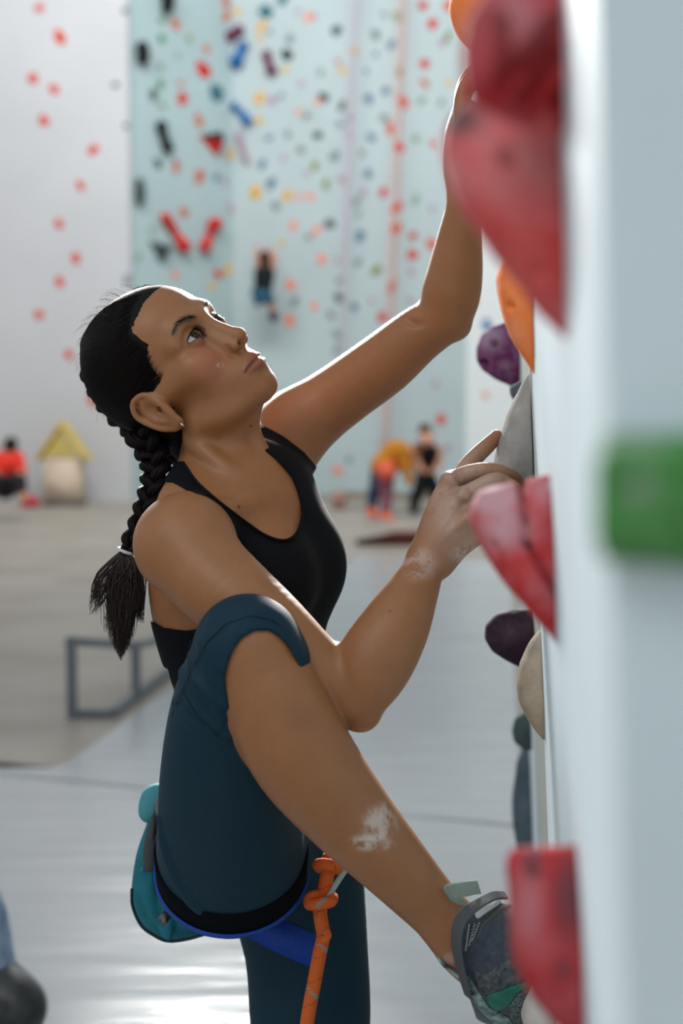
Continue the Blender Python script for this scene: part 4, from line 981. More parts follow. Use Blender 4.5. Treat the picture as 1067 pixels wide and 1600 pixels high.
hold('jug_hold', 'big red wedge-shaped hold at the top, grey with rubbed chalk at its upper left', .70, [(118, 20), (132, 90), (150, 140), (180, 172), (215, 182), (250, 178), (290, 168), (330, 148), (380, 118), (430, 82), (480, 44), (515, 14), (530, 2)], .040, m_red,
     [(718, 186, 52, 34, -.85), (790, 240, 130, 130, .42), (712, 275, 70, 70, .5), (800, 255, 26, 26, .3)], power=2.4, holes=[(793, 246, 16, .010), (845, 425, 20, .003)], grooves=[(836, 345, 836, 350, 10, .002)])
hold('jug_hold', 'dark red ridged hold at the top edge, above the big red wedge', .625, [(-60, 60), (-10, 128), (25, 150), (70, 156), (110, 158), (140, 150), (165, 120), (188, 66), (205, 12)], .032, m_dk,
     [(805, 30, 70, 60, .65), (748, 70, 30, 70, .3), (778, 90, 14, 70, -.4)], power=2.2, grooves=[(776, 30, 782, 150, 20, .014), (870, 30, 800, 120, 14, .012), (872, 80, 810, 170, 16, .012), (880, 150, 850, 200, 14, .012)])  # dark grey band runs down the upright groove
hold('sloper_hold', 'red double-lobed hold in front of her right hand, chalky pink on top', 1.04, [(742, 8), (750, 60), (762, 112), (785, 124), (815, 124), (850, 112), (890, 88), (930, 58), (965, 28), (990, 8), (1003, 1)], .040, m_red2,
     [(775, 775, 48, 40, .9), (790, 820, 50, 50, .6), (845, 770, 26, 30, .35), (860, 758, 10, 10, .9)], power=2.3, holes=[(819, 803, 9, .006)], grooves=[(812, 745, 822, 850, 9, .012), (822, 850, 872, 935, 9, .012), (770, 850, 790, 900, 8, .004)], nu=80, nv=72)
hold('jug_hold', 'dull red block hold at the bottom, hiding the toe of her shoe', .807, [(1322, 96), (1332, 106), (1350, 112), (1372, 110), (1420, 108), (1480, 106), (1520, 90), (1560, 64), (1600, 30), (1650, 10)], .040, m_dk,
     [(825, 1420, 36, 90, .6), (845, 1480, 40, 40, .3), (890, 1400, 36, 90, -.75), (832, 1346, 20, 34, -.7), (880, 1515, 20, 24, -.6)], power=3.0, holes=[(832, 1360, 14, .004)])  # dark grey on the right half is painted shade next to the wall
hold('pinch_hold', 'pale grey fin-shaped hold gripped by her right hand', 1.70, [(584, 2), (600, 12), (640, 34), (690, 52), (740, 64), (790, 66), (840, 52), (880, 30), (905, 6)], .045, m_grey, [(800, 640, 24, 60, .5), (782, 720, 14, 60, .35), (815, 730, 26, 50, -.28), (786, 690, 8, 40, -.3), (800, 660, 14, 14, -.25)], power=2.0, nu=72)
hold('sloper_hold', 'orange rounded hold below the big red wedge', 1.42, [(380, 6), (400, 42), (430, 54), (460, 52), (500, 44), (535, 30), (560, 16), (584, 1)], .040, m_orange, [(803, 520, 16, 30, .4)], power=2.2, holes=[(797, 478, 8, .006)])
hold('sloper_hold', 'orange hold gripped by her left hand at the very top', 1.62, [(-70, 60), (-30, 100), (10, 106), (40, 98), (62, 84), (85, 60), (110, 30), (130, 4)], .050, m_orange, (), power=2.2)
hold('crimp_hold', 'purple two-holed hold behind the orange one, dusted with chalk', 2.6, [(500, 10), (508, 40), (520, 58), (540, 66), (560, 66), (575, 58), (590, 40), (603, 14)], .035, m_purple, [(766, 530, 30, 22, .6), (790, 570, 14, 10, .4)], power=2.3, holes=[(772, 537, 7, .016), (756, 568, 8, .016)], nu=72, nv=64)
hold('crimp_hold', 'dark plum rounded hold below the red double-lobed one', 2.10, [(952, 30), (958, 58), (975, 74), (995, 76), (1015, 66), (1030, 46), (1047, 14)], .035, m_plum, [(800, 990, 20, 20, .3)], power=2.2)
hold('pinch_hold', 'sand coloured half-moon hold on the panel edge under the red lobes', 1.58, [(985, 3), (1005, 18), (1035, 34), (1065, 40), (1095, 38), (1125, 24), (1155, 3)], .030, m_beige, [(830, 1010, 14, 20, .5)], power=2.0)
hold('jug_hold', 'small dark green-grey hold beneath the sand half-moon, above the slate fin', 2.95, [(1112, 6), (1122, 24), (1140, 30), (1160, 26), (1172, 10)], .030, chalked('moss_resin', (62, 80, 78), (110, 120, 116), .3), ())
hold('fin_hold', 'long slate grey fin hold low on the wall above the dull red block', 3.5, [(1168, 10), (1190, 20), (1250, 30), (1290, 30), (1330, 24), (1370, 6)], .030, m_slate, [(820, 1260, 10, 20, .3)])
hold('foot_chip', 'chalky white foothold with one bolt hole under the toe of her shoe', 1.62, [(1500, 20), (1515, 44), (1540, 52), (1570, 54), (1610, 44), (1650, 16)], .045, m_white, (), holes=[(843, 1560, 9, .007)], power=2.4)
hold('foot_chip', 'grey sliver of a hold wedged between the purple hold and the pale fin', 2.3, [(596, 3), (604, 20), (615, 20), (630, 12), (645, 2)], .02, m_slate, ())
hold('foot_chip', 'small dark foothold below the white chalky one at the bottom edge', 1.80, [(1585, 26), (1600, 44), (1640, 40), (1690, 10)], .03, m_slate, ())
# the green hold on the near end face of the wall
gr = empty('green_hold', W(1000, 850, u_near), 'green hold with two dark bolt holes on the blunt end of the wall', 'climbing hold', 'holds on the near wall')
nn = 44; V = []; gpts = []
for i in range(nn):
    for j in range(nn):
        a, b = i / (nn - 1), j / (nn - 1); px = 936 + 190 * a; py = 690 + (168 + 14 * a) * b
        e = min(1, 6 * min(a + .12, b * .9, 1 - b, 1 - a)); h = .016 * max(0, e) ** .6
        for (x, y) in ((968, 748), (1054, 812)): h -= .010 * (1 - ss(np.array([math.hypot(px - x, py - y)]), 9, 20)[0])
        P = W(px, py, u_near); P = P - e1 * ((P - (WP + e1 * (u_near - (WP - CAM) @ e1))) @ e1); V.append(P - e1 * (h + .0004) ); gpts.append((px, py))
F = [(i * nn + j, (i + 1) * nn + j, (i + 1) * nn + j + 1, i * nn + j + 1) for i in range(nn - 1) for j in range(nn - 1)]
o = mesh_obj('grip_body', V, F, m_green, gr); g_ = np.array(gpts); so = o.modifiers.new('shell', 'SOLIDIFY'); so.thickness = .003; so.offset = -1
chalk_shade_mask(o, g_[:, 0], g_[:, 1], [(985, 760, 40, 30, .45), (960, 700, 90, 22, .6)])
for x, y in ((968, 748), (1054, 812)): bolt(x, y, u_near - .004, gr, .0042)
# ---------------------------------------------------------------- the far walls: every bolt-on hold that can be told apart
PAL = dict(red=(206, 44, 34), orange=(216, 72, 46), peach=(252, 138, 112), yellow=(232, 170, 52), green=(44, 122, 62), olive=(116, 128, 44), blue=(22, 104, 168),
           steel=(74, 112, 140), grey=(112, 126, 128), dark=(42, 56, 56), black=(16, 20, 20), maroon=(112, 20, 72), mauve=(176, 138, 160), teal=(30, 92, 108), rust=(198, 98, 74), sage=(118, 156, 132))
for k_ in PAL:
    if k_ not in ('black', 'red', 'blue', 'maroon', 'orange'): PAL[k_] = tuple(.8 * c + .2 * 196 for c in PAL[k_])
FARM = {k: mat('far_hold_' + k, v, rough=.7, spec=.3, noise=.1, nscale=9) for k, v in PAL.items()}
def far_plane(px):
    """(a point on the wall, outward normal, name) behind a pixel column."""
    if px < 206: return np.array([X205, 23.6, 0]), np.array([0, -1.0, 0]), 'white far wall'
    if px < 366:
        d = unit(np.array([X365 - X205, 25.0 - 23.75, 0])); return np.array([X205, 23.75, 0]), np.array([d[1], -d[0], 0]), 'teal side wall'
    if px < 728:
        d = unit(np.array([X728 - X365, 24.4 - 25.0, 0])); return np.array([X365, 25.0, 0]), np.array([d[1], -d[0], 0]), 'pale teal far wall'
    return np.array([X728, 24.35, 0]), np.array([0, -1.0, 0]), 'bright white far wall'
def far_pt(px, py):
    P0, n, nm = far_plane(px); r = (px - 533.5) / FPX * RGT - (py - 800) / FPX * UPV + FWD
    t = ((P0 - CAM) @ n) / (r @ n); return CAM + r * t, n, t / FPX, nm
BLOBS = {}
def blob_mesh(kind, seed):
    """A few unit hold shapes, re-used: lumpy jug, crimp with a lip, pocket, faceted chip."""
    key = (kind, seed)
    if key in BLOBS: return BLOBS[key]
    bm = bmesh.new(); bmesh.ops.create_icosphere(bm, subdivisions=2 if kind != 'facet' else 1, radius=.5); rr = random.Random(seed * 31 + len(kind))
    ph = [rr.uniform(0, 6) for _ in range(6)]
    for v in bm.verts:
        p = v.co.copy(); s = 1 + .13 * math.sin(5 * p.x + ph[0]) + .12 * math.sin(6 * p.z + ph[1]) + .1 * math.sin(7 * p.x + 5 * p.z + ph[2])
        v.co = p * s
        if kind == 'jug' and p.z > 0: v.co.y -= .12 * p.z
        if kind == 'crimp': v.co.z *= .6; v.co.x *= 1.15
        if v.co.y > .05: v.co.y = .05
        v.co.y -= .05
    me = bpy.data.meshes.new('hold_' + kind); bm.to_mesh(me); bm.free(); me.polygons.foreach_set('use_smooth', [kind != 'facet'] * len(me.polygons)); BLOBS[key] = me; return me
ORD = ['topmost', 'second from top', 'third from top', 'fourth from top', 'fifth from top', 'sixth from top', 'seventh from top', 'eighth from top', 'ninth from top', 'tenth from top', 'eleventh from top', 'twelfth from top', 'thirteenth from top']
def ordinal(i):
    if i < len(ORD): return ORD[i]
    n = i + 1; return f"{n}{'th' if 10 < n % 100 < 14 else {1: 'st', 2: 'nd', 3: 'rd'}.get(n % 10, 'th')} from top"
HO = """61,13,14,orange 93,57,16,orange 52,123,14,orange 85,140,14,orange 67,188,14,orange 145,234,14,orange 125,289,13,orange 92,350,13,orange 118,404,13,orange 93,441,13,orange 60,492,13,orange 107,553,13,orange 143,626,14,orange
196,17,9,dark 180,133,9,dark 197,197,9,dark 198,438,11,grey
252,32,11,green 252,60,11,green 250,132,11,green 239,148,11,dark 252,165,9,sage 250,104,9,sage 278,88,9,sage 246,256,11,dark 296,60,8,olive
273,38,12,rust 322,77,11,rust 318,108,19,red 286,153,14,red 281,130,9,rust 311,188,15,rust 275,260,13,rust 311,276,15,rust 338,277,12,steel 351,284,9,mauve 360,240,12,yellow 337,144,19,teal 286,332,12,rust 274,430,11,peach 361,326,11,mauve 356,422,11,yellow 331,447,11,yellow 340,428,14,red 216,402,9,sage 237,360,9,sage
370,19,11,yellow 354,25,12,rust 352,3,13,rust 414,18,17,teal 441,0,13,teal 409,41,12,yellow 405,60,9,yellow 406,154,13,yellow 424,156,11,mauve 404,188,10,yellow 449,85,15,black 445,109,9,yellow
482,27,13,peach 526,47,15,dark 554,79,11,yellow 535,110,10,yellow 528,97,8,rust 621,26,13,olive 612,70,12,steel 586,54,11,grey 599,23,9,grey 587,85,9,grey 572,112,9,grey 452,60,9,grey 421,49,9,grey 501,113,9,grey 490,26,9,grey 466,18,8,mauve
662,9,13,red 676,36,15,red 702,9,17,orange 664,100,14,red 663,129,13,rust 625,113,10,olive 629,159,15,orange 610,200,14,orange 623,230,15,orange 677,225,10,orange 599,300,13,red 620,324,15,orange 619,356,15,orange 645,369,13,red 674,382,14,orange 643,398,13,red 641,425,9,mauve 613,449,16,rust 597,496,14,red
700,57,11,olive 659,157,10,sage 650,217,11,sage 650,312,12,sage 675,327,9,mauve 688,655,12,orange 526,735,12,peach 690,66,9,mauve
602,142,12,steel 575,154,12,steel 599,184,11,grey 580,214,12,steel 565,240,10,grey 574,271,12,steel 505,152,15,black 496,160,11,peach 535,165,12,dark 544,184,11,grey 531,195,11,grey 545,208,10,mauve 496,212,12,black 449,210,10,grey 419,216,10,steel 469,234,13,grey 524,244,13,grey 492,260,10,olive 409,257,10,steel 509,287,11,olive 424,287,12,steel
398,300,13,yellow 449,306,13,yellow 466,308,10,peach 484,308,11,peach 533,280,11,mauve 430,322,11,grey 557,315,12,grey 514,350,13,dark 494,360,12,peach 459,353,11,peach 563,369,14,steel 466,176,11,peach 479,181,11,grey 443,247,9,mauve 588,423,12,olive 503,404,14,peach 559,410,12,grey 527,407,9,mauve 530,438,9,grey 528,465,13,dark 553,479,12,steel 516,492,12,grey 525,522,12,grey 525,546,11,grey 453,445,15,peach 460,470,11,grey 490,479,11,peach 453,500,15,peach 482,371,9,grey 440,380,9,yellow 546,718,10,steel 566,300,9,mauve 440,150,8,grey 470,130,8,mauve 478,270,9,mauve 560,335,9,grey 700,420,10,mauve 690,160,9,grey 703,130,9,yellow 580,470,9,mauve 640,470,9,mauve 660,560,10,mauve 620,600,9,rust 680,600,9,mauve 560,640,9,grey 700,700,9,mauve
760,508,14,blue 758,617,9,peach 742,470,9,yellow"""
WORD = dict(dark='dark grey', black='black', steel='steel blue', teal='dark teal', sage='pale sage green', rust='faded rust', mauve='faint mauve', peach='peach pink', olive='olive green')
items = [t.split(',') for t in HO.split()]
items = [(int(a), int(b), int(c), d) for a, b, c, d in items]
buckets = {}
for it in sorted(items, key=lambda t: t[1]):
    z = far_plane(it[0])[2]
    if z == 'pale teal far wall': z = 'pale wall, left third' if it[0] < 470 else 'pale wall, middle third' if it[0] < 585 else 'pale wall by the ropes'
    buckets.setdefault((z, it[3]), []).append(it)
kinds = ['jug', 'crimp', 'facet', 'lump']
for (zone, colr), lst in buckets.items():
    for i, (px, py, sz, c) in enumerate(lst):
        P, n, mpp, nm = far_pt(px, py); rr = random.Random(px * 991 + py)
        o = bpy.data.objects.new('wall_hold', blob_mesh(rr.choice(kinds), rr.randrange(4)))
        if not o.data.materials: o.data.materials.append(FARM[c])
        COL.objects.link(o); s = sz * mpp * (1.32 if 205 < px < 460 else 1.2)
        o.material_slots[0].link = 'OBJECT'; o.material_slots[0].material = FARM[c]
        o.location = P + n * (.045 * s); t = np.array([-n[1], n[0], 0]) * -1
        R = Matrix((Vector(t), Vector(-n), Vector((0, 0, 1)))).transposed() @ Matrix.Rotation(rr.uniform(-.9, .9), 3, 'Y')
        o.rotation_euler = R.to_euler(); o.scale = (s * rr.uniform(.85, 1.15), s * .8, s * rr.uniform(.95, 1.3))
        cw = WORD.get(c, c)
        place = f'the only one on the {zone}' if len(lst) == 1 else f'{ordinal(i)} of its colour, {zone}'
        tag(o, f'{cw} wall hold, {place}', 'climbing hold', 'bolt-on holds on the far walls')
# two-ended bone-shaped holds, long fins and three-sided volumes
def bone(pts, c, label, taper=(1, .55, 1)):
    P = []; rads = []
    for (x, y, r) in pts: q, n, mpp, _ = far_pt(x, y); P.append(q + n * r * mpp * 1.25); rads.append(r * mpp * 1.2)
    C_ = catmull(np.array(P), 8); R_ = np.interp(np.linspace(0, 1, len(C_)), np.linspace(0, 1, len(rads)), rads)
    end = np.minimum(1, np.sin(np.linspace(0, PI, len(C_))) * 3.2 + .15); b = MB(); b.tube(C_, list(R_ * end), 12)
    tag(b.build('bone_hold', FARM[c], None), label, 'climbing hold', 'long holds on the far walls')
bone([(352, 60, 8), (366, 54, 5), (381, 45, 8)], 'maroon', 'maroon bone-shaped hold tilted up to the right, near the top of the far wall')
bone([(356, 100, 8), (364, 97, 9), (376, 84, 5), (386, 66, 7)], 'blue', 'bright blue bone-shaped hold just below the tilted maroon one')
bone([(358, 162, 6), (370, 170, 4), (382, 182, 5), (391, 197, 8)], 'blue', 'blue bone-shaped hold sloping down to the right, under the other blue one')
bone([(416, 80, 7), (420, 97, 4.5), (424, 108, 6), (428, 118, 8)], 'maroon', 'maroon bone-shaped hold hanging upright to the right of the blue one')
bone([(248, 334, 8), (262, 350, 6), (273, 368, 5), (281, 384, 9), (289, 388, 7)], 'red', 'red bone-shaped hold running down to the right on the teal side wall')
bone([(342, 351, 8), (328, 352, 8), (325, 368, 4), (316, 384, 8), (314, 394, 8)], 'red', 'red hooked bone-shaped hold right of the sloping red one')
bone([(246, 190, 9), (250, 206, 6), (255, 222, 6), (260, 240, 9)], 'black', 'black bone-shaped hold on the teal side wall, level with the topmost blue ones')
bone([(216, 66, 7), (218, 84, 9), (219, 104, 6)], 'black', 'black upright fin at the left edge of the teal side wall')
bone([(215, 278, 5), (215, 300, 7), (216, 324, 4)], 'dark', 'dark grey upright fin below the black one at the teal wall\'s left edge')
bone([(254, -14, 9), (257, 6, 9), (255, 24, 5)], 'black', 'black hold cut by the top of the view on the teal side wall')
bone([(372, 205, 5), (378, 228, 4), (388, 258, 4)], 'mauve', 'long faint mauve fin under the sloping blue hold')
def volume(tri, apex, h, c, label):
    Q = [far_pt(*p) for p in tri]; n = Q[0][1]; base = [q[0] for q in Q]; A = far_pt(*apex)[0] + n * h
    bv = empty('wall_volume', np.mean(base, axis=0), label, 'climbing hold')
    for i in range(3):
        a, b = base[i], base[(i + 1) % 3]; m_ = (a + b + A) / 3 - n * .02
        mesh_obj('face_panel', [a, b, A, m_], [(0, 1, 2), (0, 3, 1), (1, 3, 2), (2, 3, 0)], FARM[c[i]], bv, smooth=False)
volume([(310, 212), (347, 205), (338, 246)], (337, 224), .28, ('black', 'black', 'red'), 'three-sided red volume with dark upper faces on the teal side wall')
volume([(232, 376), (270, 384), (251, 414)], (252, 391), .26, ('dark', 'dark', 'dark'), 'dark grey three-sided volume left of the red bone-shaped hold')
# ropes hanging down the far wall
def far_rope(x0, x1, c, rgb, label, y1=690):
    pts = []
    for t in np.linspace(-.05, 1, 24):
        q, n, mpp, _ = far_pt(x0 + (x1 - x0) * t, y1 * t); pts.append(q + n * (.22 + .3 * (c in ('rope_lilac', 'rope_pink'))))
    tag(MB().tube(np.array(pts), .018, 6).build('top_rope', mat(c, rgb, .8), None), label, 'rope', 'ropes down the far wall')
far_rope(636, 607, 'rope_rust', (224, 140, 120), 'rust coloured top rope hanging down the far wall through the orange holds', 700)
far_rope(629, 601, 'rope_pink', (226, 176, 170), 'pale pink top rope just left of the rust one', 700)
far_rope(562, 536, 'rope_mauve', (208, 180, 196), 'pale mauve top rope left of the rust and pale pink ropes', 560)
far_rope(554, 543, 'rope_lilac', (204, 190, 206), 'faint lilac top rope, leftmost of those on the pale wall', 480)

# ---------------------------------------------------------------- people in the distance (each body one skinned surface)
def figure(name, label, joints, links, parts, hair=None):
    """joints: name -> (px, py, depth, radius m). The body is one smooth-union mesh; clothes are thicker shells over chosen limbs."""
    root = empty(name, to_world(K(*joints[links[0][0]][:3])), label, 'person')
    row = lambda k, g: [*K(*joints[k][:3]), joints[k][3] + g]
    def grow(nm, lk, g, m):
        f = Field()
        for a, b in lk: f.limb([row(a, g), row(b, g)], k=.05)
        P = np.array([row(k, g) for l in lk for k in l]); lo = P[:, :3].min(0) - P[:, 3].max() - .08; hi = P[:, :3].max(0) + P[:, 3].max() + .08
        V, Q = surface(f, [axis(lo[i], hi[i], .022) for i in range(3)]); V, Q = drop_islands(V, Q); return to_obj(nm, V, Q, m, root)
    grow('body', links, 0, MATS['skin_far'])
    for nm, lk, g, m in parts: grow(nm, lk, g, m)
    return root
mat('skin_far', (206, 150, 124), .6)
M = lambda n, c: mat(n, c, .8, .2, noise=.1, nscale=8)
D = 20.3
J = dict(pel=(600, 728, D, .17), chest=(620, 710, D, .18), neck=(638, 704, D, .06), head=(647, 708, D, .085), crown=(651, 702, D, .08),
         shl=(628, 702, D + .2, .06), ell=(640, 722, D + .22, .045), hal=(652, 735, D + .2, .035), shr=(626, 706, D - .2, .06), elr=(634, 730, D - .22, .045), har=(640, 752, D - .2, .035),
         kl=(585, 770, D + .12, .07), al=(579, 798, D + .12, .05), tl=(585, 803, D - .05, .04), kr=(604, 775, D - .1, .07), ar=(602, 806, D - .15, .05), tr=(609, 813, D - .4, .04), hip2=(605, 738, D - .22, .11))
BL = [('pel', 'chest'), ('chest', 'neck'), ('neck', 'head'), ('head', 'crown'), ('chest', 'shl'), ('shl', 'ell'), ('ell', 'hal'), ('chest', 'shr'), ('shr', 'elr'), ('elr', 'har'), ('pel', 'kl'), ('kl', 'al'), ('al', 'tl'), ('pel', 'kr'), ('kr', 'ar'), ('ar', 'tr')]
figure('person', 'distant person bending forward in ochre sweater, blue jeans and orange shoes', J, BL,
       [('sweater', [('pel', 'chest'), ('chest', 'shl'), ('shl', 'ell'), ('chest', 'shr'), ('shr', 'elr'), ('elr', 'har')], .025, M('ochre_wool', (196, 124, 34))), ('tied_shirt', [('pel', 'hip2')], .012, M('salmon_cloth', (226, 104, 82))),
        ('jeans', [('pel', 'kl'), ('kl', 'al')], .018, M('blue_denim', (46, 66, 98))), ('trouser_leg', [('pel', 'kr'), ('kr', 'ar')], .016, M('plum_denim', (134, 84, 98))),
        ('shoe', [('al', 'tl')], .02, M('orange_shoe', (236, 108, 72))), ('shoe', [('ar', 'tr')], .02, M('orange_shoe', (236, 108, 72))), ('hair', [('head', 'crown')], .012, M('auburn_hair', (120, 70, 40)))])
D = 21.2
J = dict(pel=(664, 738, D + .1, .12), chest=(668, 708, D - .1, .13), neck=(668, 694, D - .2, .06), head=(666, 684, D - .25, .09), crown=(664, 672, D - .2, .09), face=(668, 690, D - .34, .07),
         shl=(684, 702, D, .06), ell=(688, 720, D - .1, .045), hal=(676, 738, D - .2, .04), shr=(652, 702, D, .06), elr=(650, 720, D - .1, .045), har=(664, 738, D - .2, .04),
         kl=(680, 765, D, .075), al=(682, 792, D, .05), tl=(684, 797, D - .25, .04), kr=(655, 765, D, .075), ar=(648, 788, D, .06), tr=(646, 797, D - .25, .04), neck2=(668, 699, D - .15, .09))
figure('person', 'distant person in black leaning with hands on knees beside the bending one', J,
       [('pel', 'chest'), ('chest', 'neck'), ('neck', 'head'), ('head', 'crown'), ('head', 'face'), ('chest', 'shl'), ('shl', 'ell'), ('ell', 'hal'), ('chest', 'shr'), ('shr', 'elr'), ('elr', 'har'), ('pel', 'kl'), ('kl', 'al'), ('al', 'tl'), ('pel', 'kr'), ('kr', 'ar'), ('ar', 'tr')],
       [('vest', [('pel', 'chest'), ('chest', 'neck2')], .022, M('black_vest', (20, 22, 24))), ('trousers', [('pel', 'kl'), ('kl', 'al'), ('pel', 'kr'), ('kr', 'ar')], .016, M('black_trousers', (22, 28, 28))),
        ('shoe', [('al', 'tl')], .02, M('dark_shoe', (36, 32, 30))), ('shoe', [('ar', 'tr')], .02, M('dark_shoe', (36, 32, 30))), ('hair', [('crown', 'head')], .012, M('brown_hair', (72, 46, 32)))])
D = 23.9
J = dict(pel=(410, 456, D, .13), chest=(413, 428, D - .05, .14), neck=(414, 415, D - .05, .06), head=(414, 408, D - .1, .09), crown=(413, 401, D - .1, .085), shl=(404, 424, D, .06), ell=(402, 400, D + .2, .045), hal=(402, 384, D + .45, .04),
         shr=(423, 424, D, .06), elr=(430, 404, D + .2, .045), har=(420, 388, D + .45, .04), kl=(401, 458, D + .35, .075), al=(404, 470, D + .3, .05), tl=(402, 474, D + .5, .04), kr=(421, 470, D + .2, .07), ar=(427, 492, D + .3, .05), tr=(428, 498, D + .5, .04))
figure('person', 'distant climber high on the far wall in dark top and blue trousers', J,
       [('pel', 'chest'), ('chest', 'neck'), ('neck', 'head'), ('head', 'crown'), ('chest', 'shl'), ('shl', 'ell'), ('ell', 'hal'), ('chest', 'shr'), ('shr', 'elr'), ('elr', 'har'), ('pel', 'kl'), ('kl', 'al'), ('al', 'tl'), ('pel', 'kr'), ('kr', 'ar'), ('ar', 'tr')],
       [('top', [('pel', 'chest'), ('chest', 'neck')], .024, M('charcoal_top', (30, 36, 38))), ('trousers', [('pel', 'kl'), ('kl', 'al'), ('pel', 'kr')], .018, M('steel_blue_trousers', (60, 110, 140))), ('shoe', [('ar', 'tr')], .03, M('navy_shoe', (34, 58, 92))), ('shoe', [('al', 'tl')], .02, M('navy_shoe', (34, 58, 92))),
        ('hair', [('head', 'crown')], .020, M('brown_hair', (92, 66, 40)))])
D = 20.0
J = dict(pel=(8, 760, D, .16), chest=(10, 728, D, .16), neck=(14, 708, D, .06), head=(16, 700, D, .09), crown=(17, 693, D, .085), shl=(-4, 716, D, .07), ell=(-10, 738, D - .2, .05), hal=(4, 752, D - .4, .04), shr=(26, 716, D, .07), elr=(34, 736, D - .2, .05), har=(26, 752, D - .4, .04),
         kl=(-8, 752, D - .5, .08), al=(-14, 776, D - .6, .05), tl=(-14, 781, D - .8, .04), kr=(30, 752, D - .5, .08), ar=(36, 774, D - .6, .05), tr=(38, 780, D - .8, .04))
figure('person', 'distant person in a red shirt sitting on the floor at the left edge', J,
       [('pel', 'chest'), ('chest', 'neck'), ('neck', 'head'), ('head', 'crown'), ('chest', 'shl'), ('shl', 'ell'), ('ell', 'hal'), ('chest', 'shr'), ('shr', 'elr'), ('elr', 'har'), ('pel', 'kl'), ('kl', 'al'), ('al', 'tl'), ('pel', 'kr'), ('kr', 'ar'), ('ar', 'tr')],
       [('shirt', [('pel', 'chest'), ('chest', 'shl'), ('shl', 'ell'), ('chest', 'shr'), ('shr', 'elr')], .025, M('red_shirt', (236, 58, 44))), ('trousers', [('pel', 'kl'), ('kl', 'al'), ('pel', 'kr'), ('kr', 'ar')], .018, M('dark_trousers', (44, 40, 46))), ('hair', [('head', 'crown')], .014, M('dark_brown_hair', (44, 34, 30)))])
def fp(px, py): return floor_pt(px, py, FZ)
def fbox(mb, px0, px1, py, depth, h, z0=-.03, inset=0):
    a = fp(px0, py); b = fp(px1, py); s = (a[1]) / a[1]; c = (a + b) / 2; c[1] += depth / 2; mb.box((c[0], c[1], z0 + h / 2), (b[0] - a[0]) / 2 - inset, depth / 2 - inset, h / 2); return a, b, c
# wooden play house with a yellow gable, red bag, bench, pad, frame
ho = empty('play_house', fp(96, 791), 'small pale wooden play house with yellow gable roof by the white wall', 'play house')
b = MB(); a_, b_, c_ = fbox(b, 68, 124, 790, .5, .74); b.build('house_body', M('pale_pine', (226, 204, 182)), ho)
mpp = a_[1] / FPX; zt = .74
for s in (-1, 1):
    e = np.array([c_[0] + s * .40, c_[1], zt - .06]); r = np.array([c_[0], c_[1], zt + .50])
    MB().add([e + [0, -.29, 0], r + [0, -.29, 0], r + [0, .29, 0], e + [0, .29, 0], e + [0, -.29, .06], r + [0, -.29, .07], r + [0, .29, .07], e + [0, .29, .06]], [(0, 1, 2, 3), (7, 6, 5, 4), (0, 4, 5, 1), (1, 5, 6, 2), (2, 6, 7, 3), (3, 7, 4, 0)]).build('roof_panel', M('yellow_board', (226, 196, 96)), ho, smooth=False)
g = [np.array([c_[0] - .30, c_[1] - .245, zt]), np.array([c_[0] + .30, c_[1] - .245, zt]), np.array([c_[0], c_[1] - .245, zt + .42])]
MB().add(g + [q + np.array([0, .06, 0]) for q in g], [(0, 1, 2), (5, 4, 3), (0, 3, 4, 1), (1, 4, 5, 2), (2, 5, 3, 0)]).build('gable', M('yellow_gable', (214, 190, 110)), ho, smooth=False)
b = MB(); fbox(b, 66, 126, 791, .56, .06); b.build('plinth', M('grey_plinth', (96, 96, 92)), ho)
b = MB(); q = fp(47, 792); b.ball(q + np.array([0, 0, .07]), (.16, .11, .09), 8); b.tube(np.array([q + [-.08, 0, .14], q + [0, 0, .20], q + [.08, 0, .14]]), .014, 6); tag(b.build('sports_bag', M('red_bag', (204, 58, 70))), 'small red bag on the floor right of the seated person', 'bag')
bn = empty('bench', fp(560, 794), 'low wooden bench with dark legs against the far wall behind the bending people', 'bench')
b = MB(); a_, b_, c_ = fbox(b, 520, 700, 794, .4, .06, z0=.14); b.build('seat', M('bench_wood', (150, 128, 112)), bn)
b = MB(); fbox(b, 519, 540, 795, .44, .25); b.build('end_panel', M('bench_rust', (176, 132, 118)), bn)
for px in (575, 640, 690): b = MB(); fbox(b, px, px + 5, 794, .34, .24); b.build('leg', M('bench_leg', (104, 100, 96)), bn)
pd = empty('floor_pad', floor_pt(620, 850, 0), 'dark red and brown pad lying at the far end of the mats', 'pad')
b = MB(); a = floor_pt(556, 853, FZ); c = floor_pt(680, 853, FZ); b.tube(np.array([a + [0, .1, .03], a + [.25, .1, .05], (a + c) / 2 + [0, .1, .07], c + [0, .1, .07], c + [.3, .1, .05]]), [.03, .06, .09, .09, .05], 10, flat=1.0); b.build('pad_body', M('dark_red_vinyl', (96, 46, 38)), pd)
b = MB(); b.tube(np.array([a + [.0, .02, .05], a + [.35, .02, .10], (a + c) / 2 + [0, .05, .135]]), .02, 6); b.build('webbing', M('brown_webbing', (70, 60, 54)), pd)
